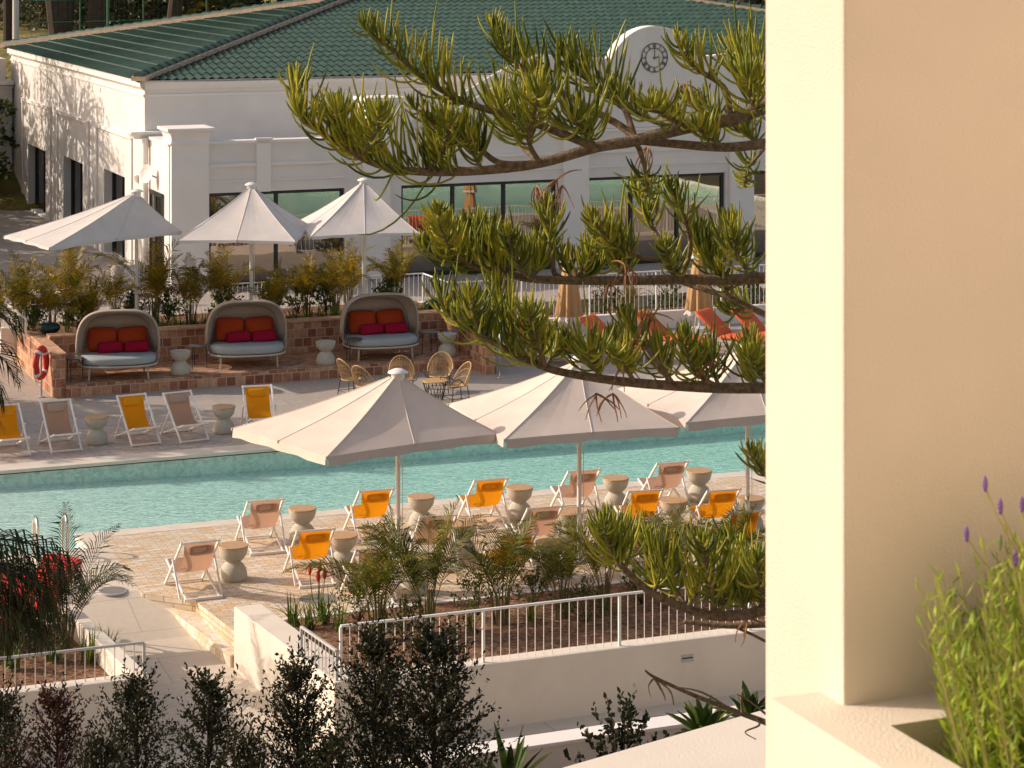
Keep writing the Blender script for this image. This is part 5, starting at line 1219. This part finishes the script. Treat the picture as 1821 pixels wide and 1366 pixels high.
# spiky dark yuccas above the roof apex
t = thing('fan_palm', 'dark spiky fan palm between the bushy trees above the hip ridge', 'palm', (tx(405,108),108,hz(108)))
m = MB(); m.tube([(0,0,0),(0,0,1.2)], [.2,.16], 8); m.build('trunk', M['dark_bark'], t); m = MB(); rng = random.Random(3)
for i in range(70):
    az = rng.uniform(0,6.28); el = R(rng.uniform(0,85)); d = Vector((math.cos(az)*math.cos(el), math.sin(az)*math.cos(el), math.sin(el))); s = d.cross(UPV).normalized(); o = len(m.v); b = Vector((0,0,1.2)); l = rng.uniform(1.2,2.0)
    m.v += [tuple(b-s*.03), tuple(b+s*.03), tuple(b+d*l*.6+s*.05), tuple(b+d*l+Vector((0,0,-.2))), tuple(b+d*l*.6-s*.05)]; m.f += [(o,o+1,o+2,o+3,o+4)]
m.build('fronds', M['palm_dark'], t)
# green fence and poles at the top left
GM = plain('green_painted_metal', (.03,.12,.07), .5, .1, 8)
t = thing('wire_fence', 'green wire fence with thin posts at the top left behind the pool house', 'fence', (tx(30,97),97,hz(97)))
rail_ = MB(); wire = MB(); x0 = 0; xe = 13
for h in (1.9,1.0,.15): rail_.tube([(x0,0,h),(xe,.0,h+.35)], .018, 5)
for i in range(66): wire.tube([(x0+xe*i/65,0,.1+.35*i/65),(x0+xe*i/65,0,1.9+.35*i/65)], .0018, 3)
for i in range(19): wire.tube([(x0,0,.1+.1*i),(xe,0,.45+.1*i)], .0018, 3)
rail_.build('rail', GM, t); wire.build('wire_mesh', GM, t)
for i in range(6):
    m = MB(); m.tube([(xe*i/5,0,-.3),(xe*i/5,0,2.1+.35*i/5)], .035, 6); m.build('post', GM, t)
for px, Y, z1, r, mt, lab in ((192,96,14,.06,GM,'thin tall green pole behind the left roof edge'),(28,95,14,.14,M['grey_metal'],'grey lamp pole at the top left beside the green fence')):
    t = thing('tall_pole', lab, 'pole', (tx(px,Y),Y,hz(Y)-.2)); m = MB(); m.tube([(0,0,0),(0,0,z1)], [r,r*.8], 10); m.build('shaft', mt, t); m = MB(); m.tube([(0,0,0),(0,0,.35)], r*1.8, 10); m.build('base', mt, t)
kb = MB(); kb.box(tx(26,94),tx(90,94),94,94.3,3.6,4.35); o = kb.build('hill_kerb', M['trim']); o['kind'] = 'structure'
# trees west of the pool that throw the shade over the far deck, the terrace and the side wall
def shade(name, label, x, y, z, rad, rz_, n, nl, ls, seed, L=.7):
    rng = random.Random(seed); t = thing(name, label, 'tree', (x,y,-.1), group='trees west of the pool'); m = MB()
    m.tube([(0,0,0),(.1,0,z*.5),(0,0,z)], [.2,.16,.08], 10); m.build('trunk', M['bark'], t); c = MB()
    for i in range(n):
        v = Vector((rng.gauss(0,1),rng.gauss(0,1),rng.gauss(0,1))).normalized()*rng.random()**.36
        leafy(c, Vector((v.x*rad, v.y*rad, z+v.z*rz_)), v+Vector((0,0,-.2)), L, nl, ls, rng, .5, .3)
    c.build('crown', M['bush'], t)
for i, (x, y, z, r, rz_, n) in enumerate(((-16.4,46.6,3.2,1.3,3.1,230),(-17.0,47.8,3.8,1.6,3.6,330),(-17.6,48.7,4.0,1.4,3.4,300),(-19.5,64.5,3.2,2.6,3.3,460),(-20,69.5,3.4,2.8,3.5,460),(-20,75,3.4,2.9,3.5,460),(-20.5,81,3.2,3,3.4,460))):
    shade('shade_tree', 'dense green tree west of the pool, beyond the left picture edge', x, y, z, r, rz_, n, 22, .26, 80+i)
rng = random.Random(77); t = thing('pepper_tree', 'weeping pepper tree west of the pool house, its shade on the side wall', 'tree', (-20.5,73.2,.0)); m = MB()
m.tube([(0,0,0),(.2,0,4),(0,0,8.5)], [.35,.28,.12], 10)
c = MB()
for i in range(230):
    a = rng.uniform(0,6.28); r = 3.2*rng.random()**.5; p = Vector((math.cos(a)*r*.9, math.sin(a)*r*2.0, 9.4-.18*r*r+rng.uniform(-.8,.6)))
    if i < 26: m.tube([(0,0,7.6), p*.6+Vector((0,0,3.4)), p], [.08,.05,.015], 5)
    leafy(c, p, Vector((rng.gauss(0,.08),rng.gauss(0,.08),-1)), rng.uniform(2.0,5.2), 52, .24, rng, .32)
m.build('trunk', M['bark'], t); c.build('crown', M['bush'], t)
for px, py, s_, lab in ((20,1190,1.1,'strap leaved plant at the left edge behind the grey railing'),(95,1175,1.0,'strap leaved plant behind the middle of the grey left railing'),(160,1178,1.1,'strap leaved plant beside the dark palm stems in the left planter'),(190,1160,.9,'strap leaved plant against the inner side of the left planter wall')):
    p = P(px, py, .12); dup(sps[px % 2], tuple(p), px, lab, 'strap leaved plants in the left planter', s_)
hot = thing('hotel_building', 'cream hotel block behind the balcony from which the pool is seen', 'building', (8,-9,-2.4))
m = MB(); m.box(-36,40,-8,6.2,0,26); m.build('wall', M['plaster'], hot)
for k in range(5):
    for j in range(3):
        m = MB(); m.box(-30+k*13,-26+k*13,6.21,6.3,3+j*6.5,6.6+j*6.5); m.build('window', M['sideglass'], hot)
# ================================================================ light, camera
EL = 28.0
sd = Vector((.985*math.cos(R(EL)), -.14*math.cos(R(EL)), -math.sin(R(EL)))).normalized()
L_ = bpy.data.lights.new('sun', 'SUN'); L_.energy = 3.1; L_.angle = R(.5); L_.color = (1.0,.875,.755)
so = bpy.data.objects.new('sun', L_); C.objects.link(so); so.rotation_euler = sd.to_track_quat('-Z','Y').to_euler(); so.location = (-40,30,30)
wd = bpy.data.worlds.new('World'); bpy.context.scene.world = wd; wd.use_nodes = True; nt = wd.node_tree
bg = nt.nodes['Background']; sk = nt.nodes.new('ShaderNodeTexSky'); sk.sky_type = 'NISHITA'; sk.sun_disc = False; sk.sun_elevation = R(EL); sk.sun_rotation = R(278); sk.air_density = 1.0; sk.dust_density = 2.5; sk.ozone_density = .6
mx = nt.nodes.new('ShaderNodeMix'); mx.data_type = 'RGBA'; mx.blend_type = 'MULTIPLY'; mx.inputs[0].default_value = 1; mx.inputs[7].default_value = (1.13,.97,.83,1)
nt.links.new(sk.outputs[0], mx.inputs[6]); nt.links.new(mx.outputs[2], bg.inputs[0]); bg.inputs[1].default_value = .142
sc = bpy.context.scene
cam = bpy.data.cameras.new('camera'); co = bpy.data.objects.new('camera', cam); C.objects.link(co); sc.camera = co
co.location = (0,0,HC); co.rotation_euler = (R(90),0,0); cam.sensor_fit = 'HORIZONTAL'; cam.sensor_width = 36; cam.lens = 36*FP/1821
cam.shift_x = 0; cam.shift_y = -(683-YH)/1821; cam.clip_start = .1; cam.clip_end = 2000
cam.dof.use_dof = True; cam.dof.focus_distance = 30; cam.dof.aperture_fstop = 22
sc.view_settings.view_transform = 'Standard'; sc.view_settings.look = 'None'; sc.view_settings.gamma = 1; sc.view_settings.exposure = .40
sc.cycles.max_bounces = 8; sc.cycles.diffuse_bounces = 4; sc.cycles.transparent_max_bounces = 12; sc.cycles.use_denoising = True
try: sc.cycles.denoiser = 'OPENIMAGEDENOISE'
except Exception: pass
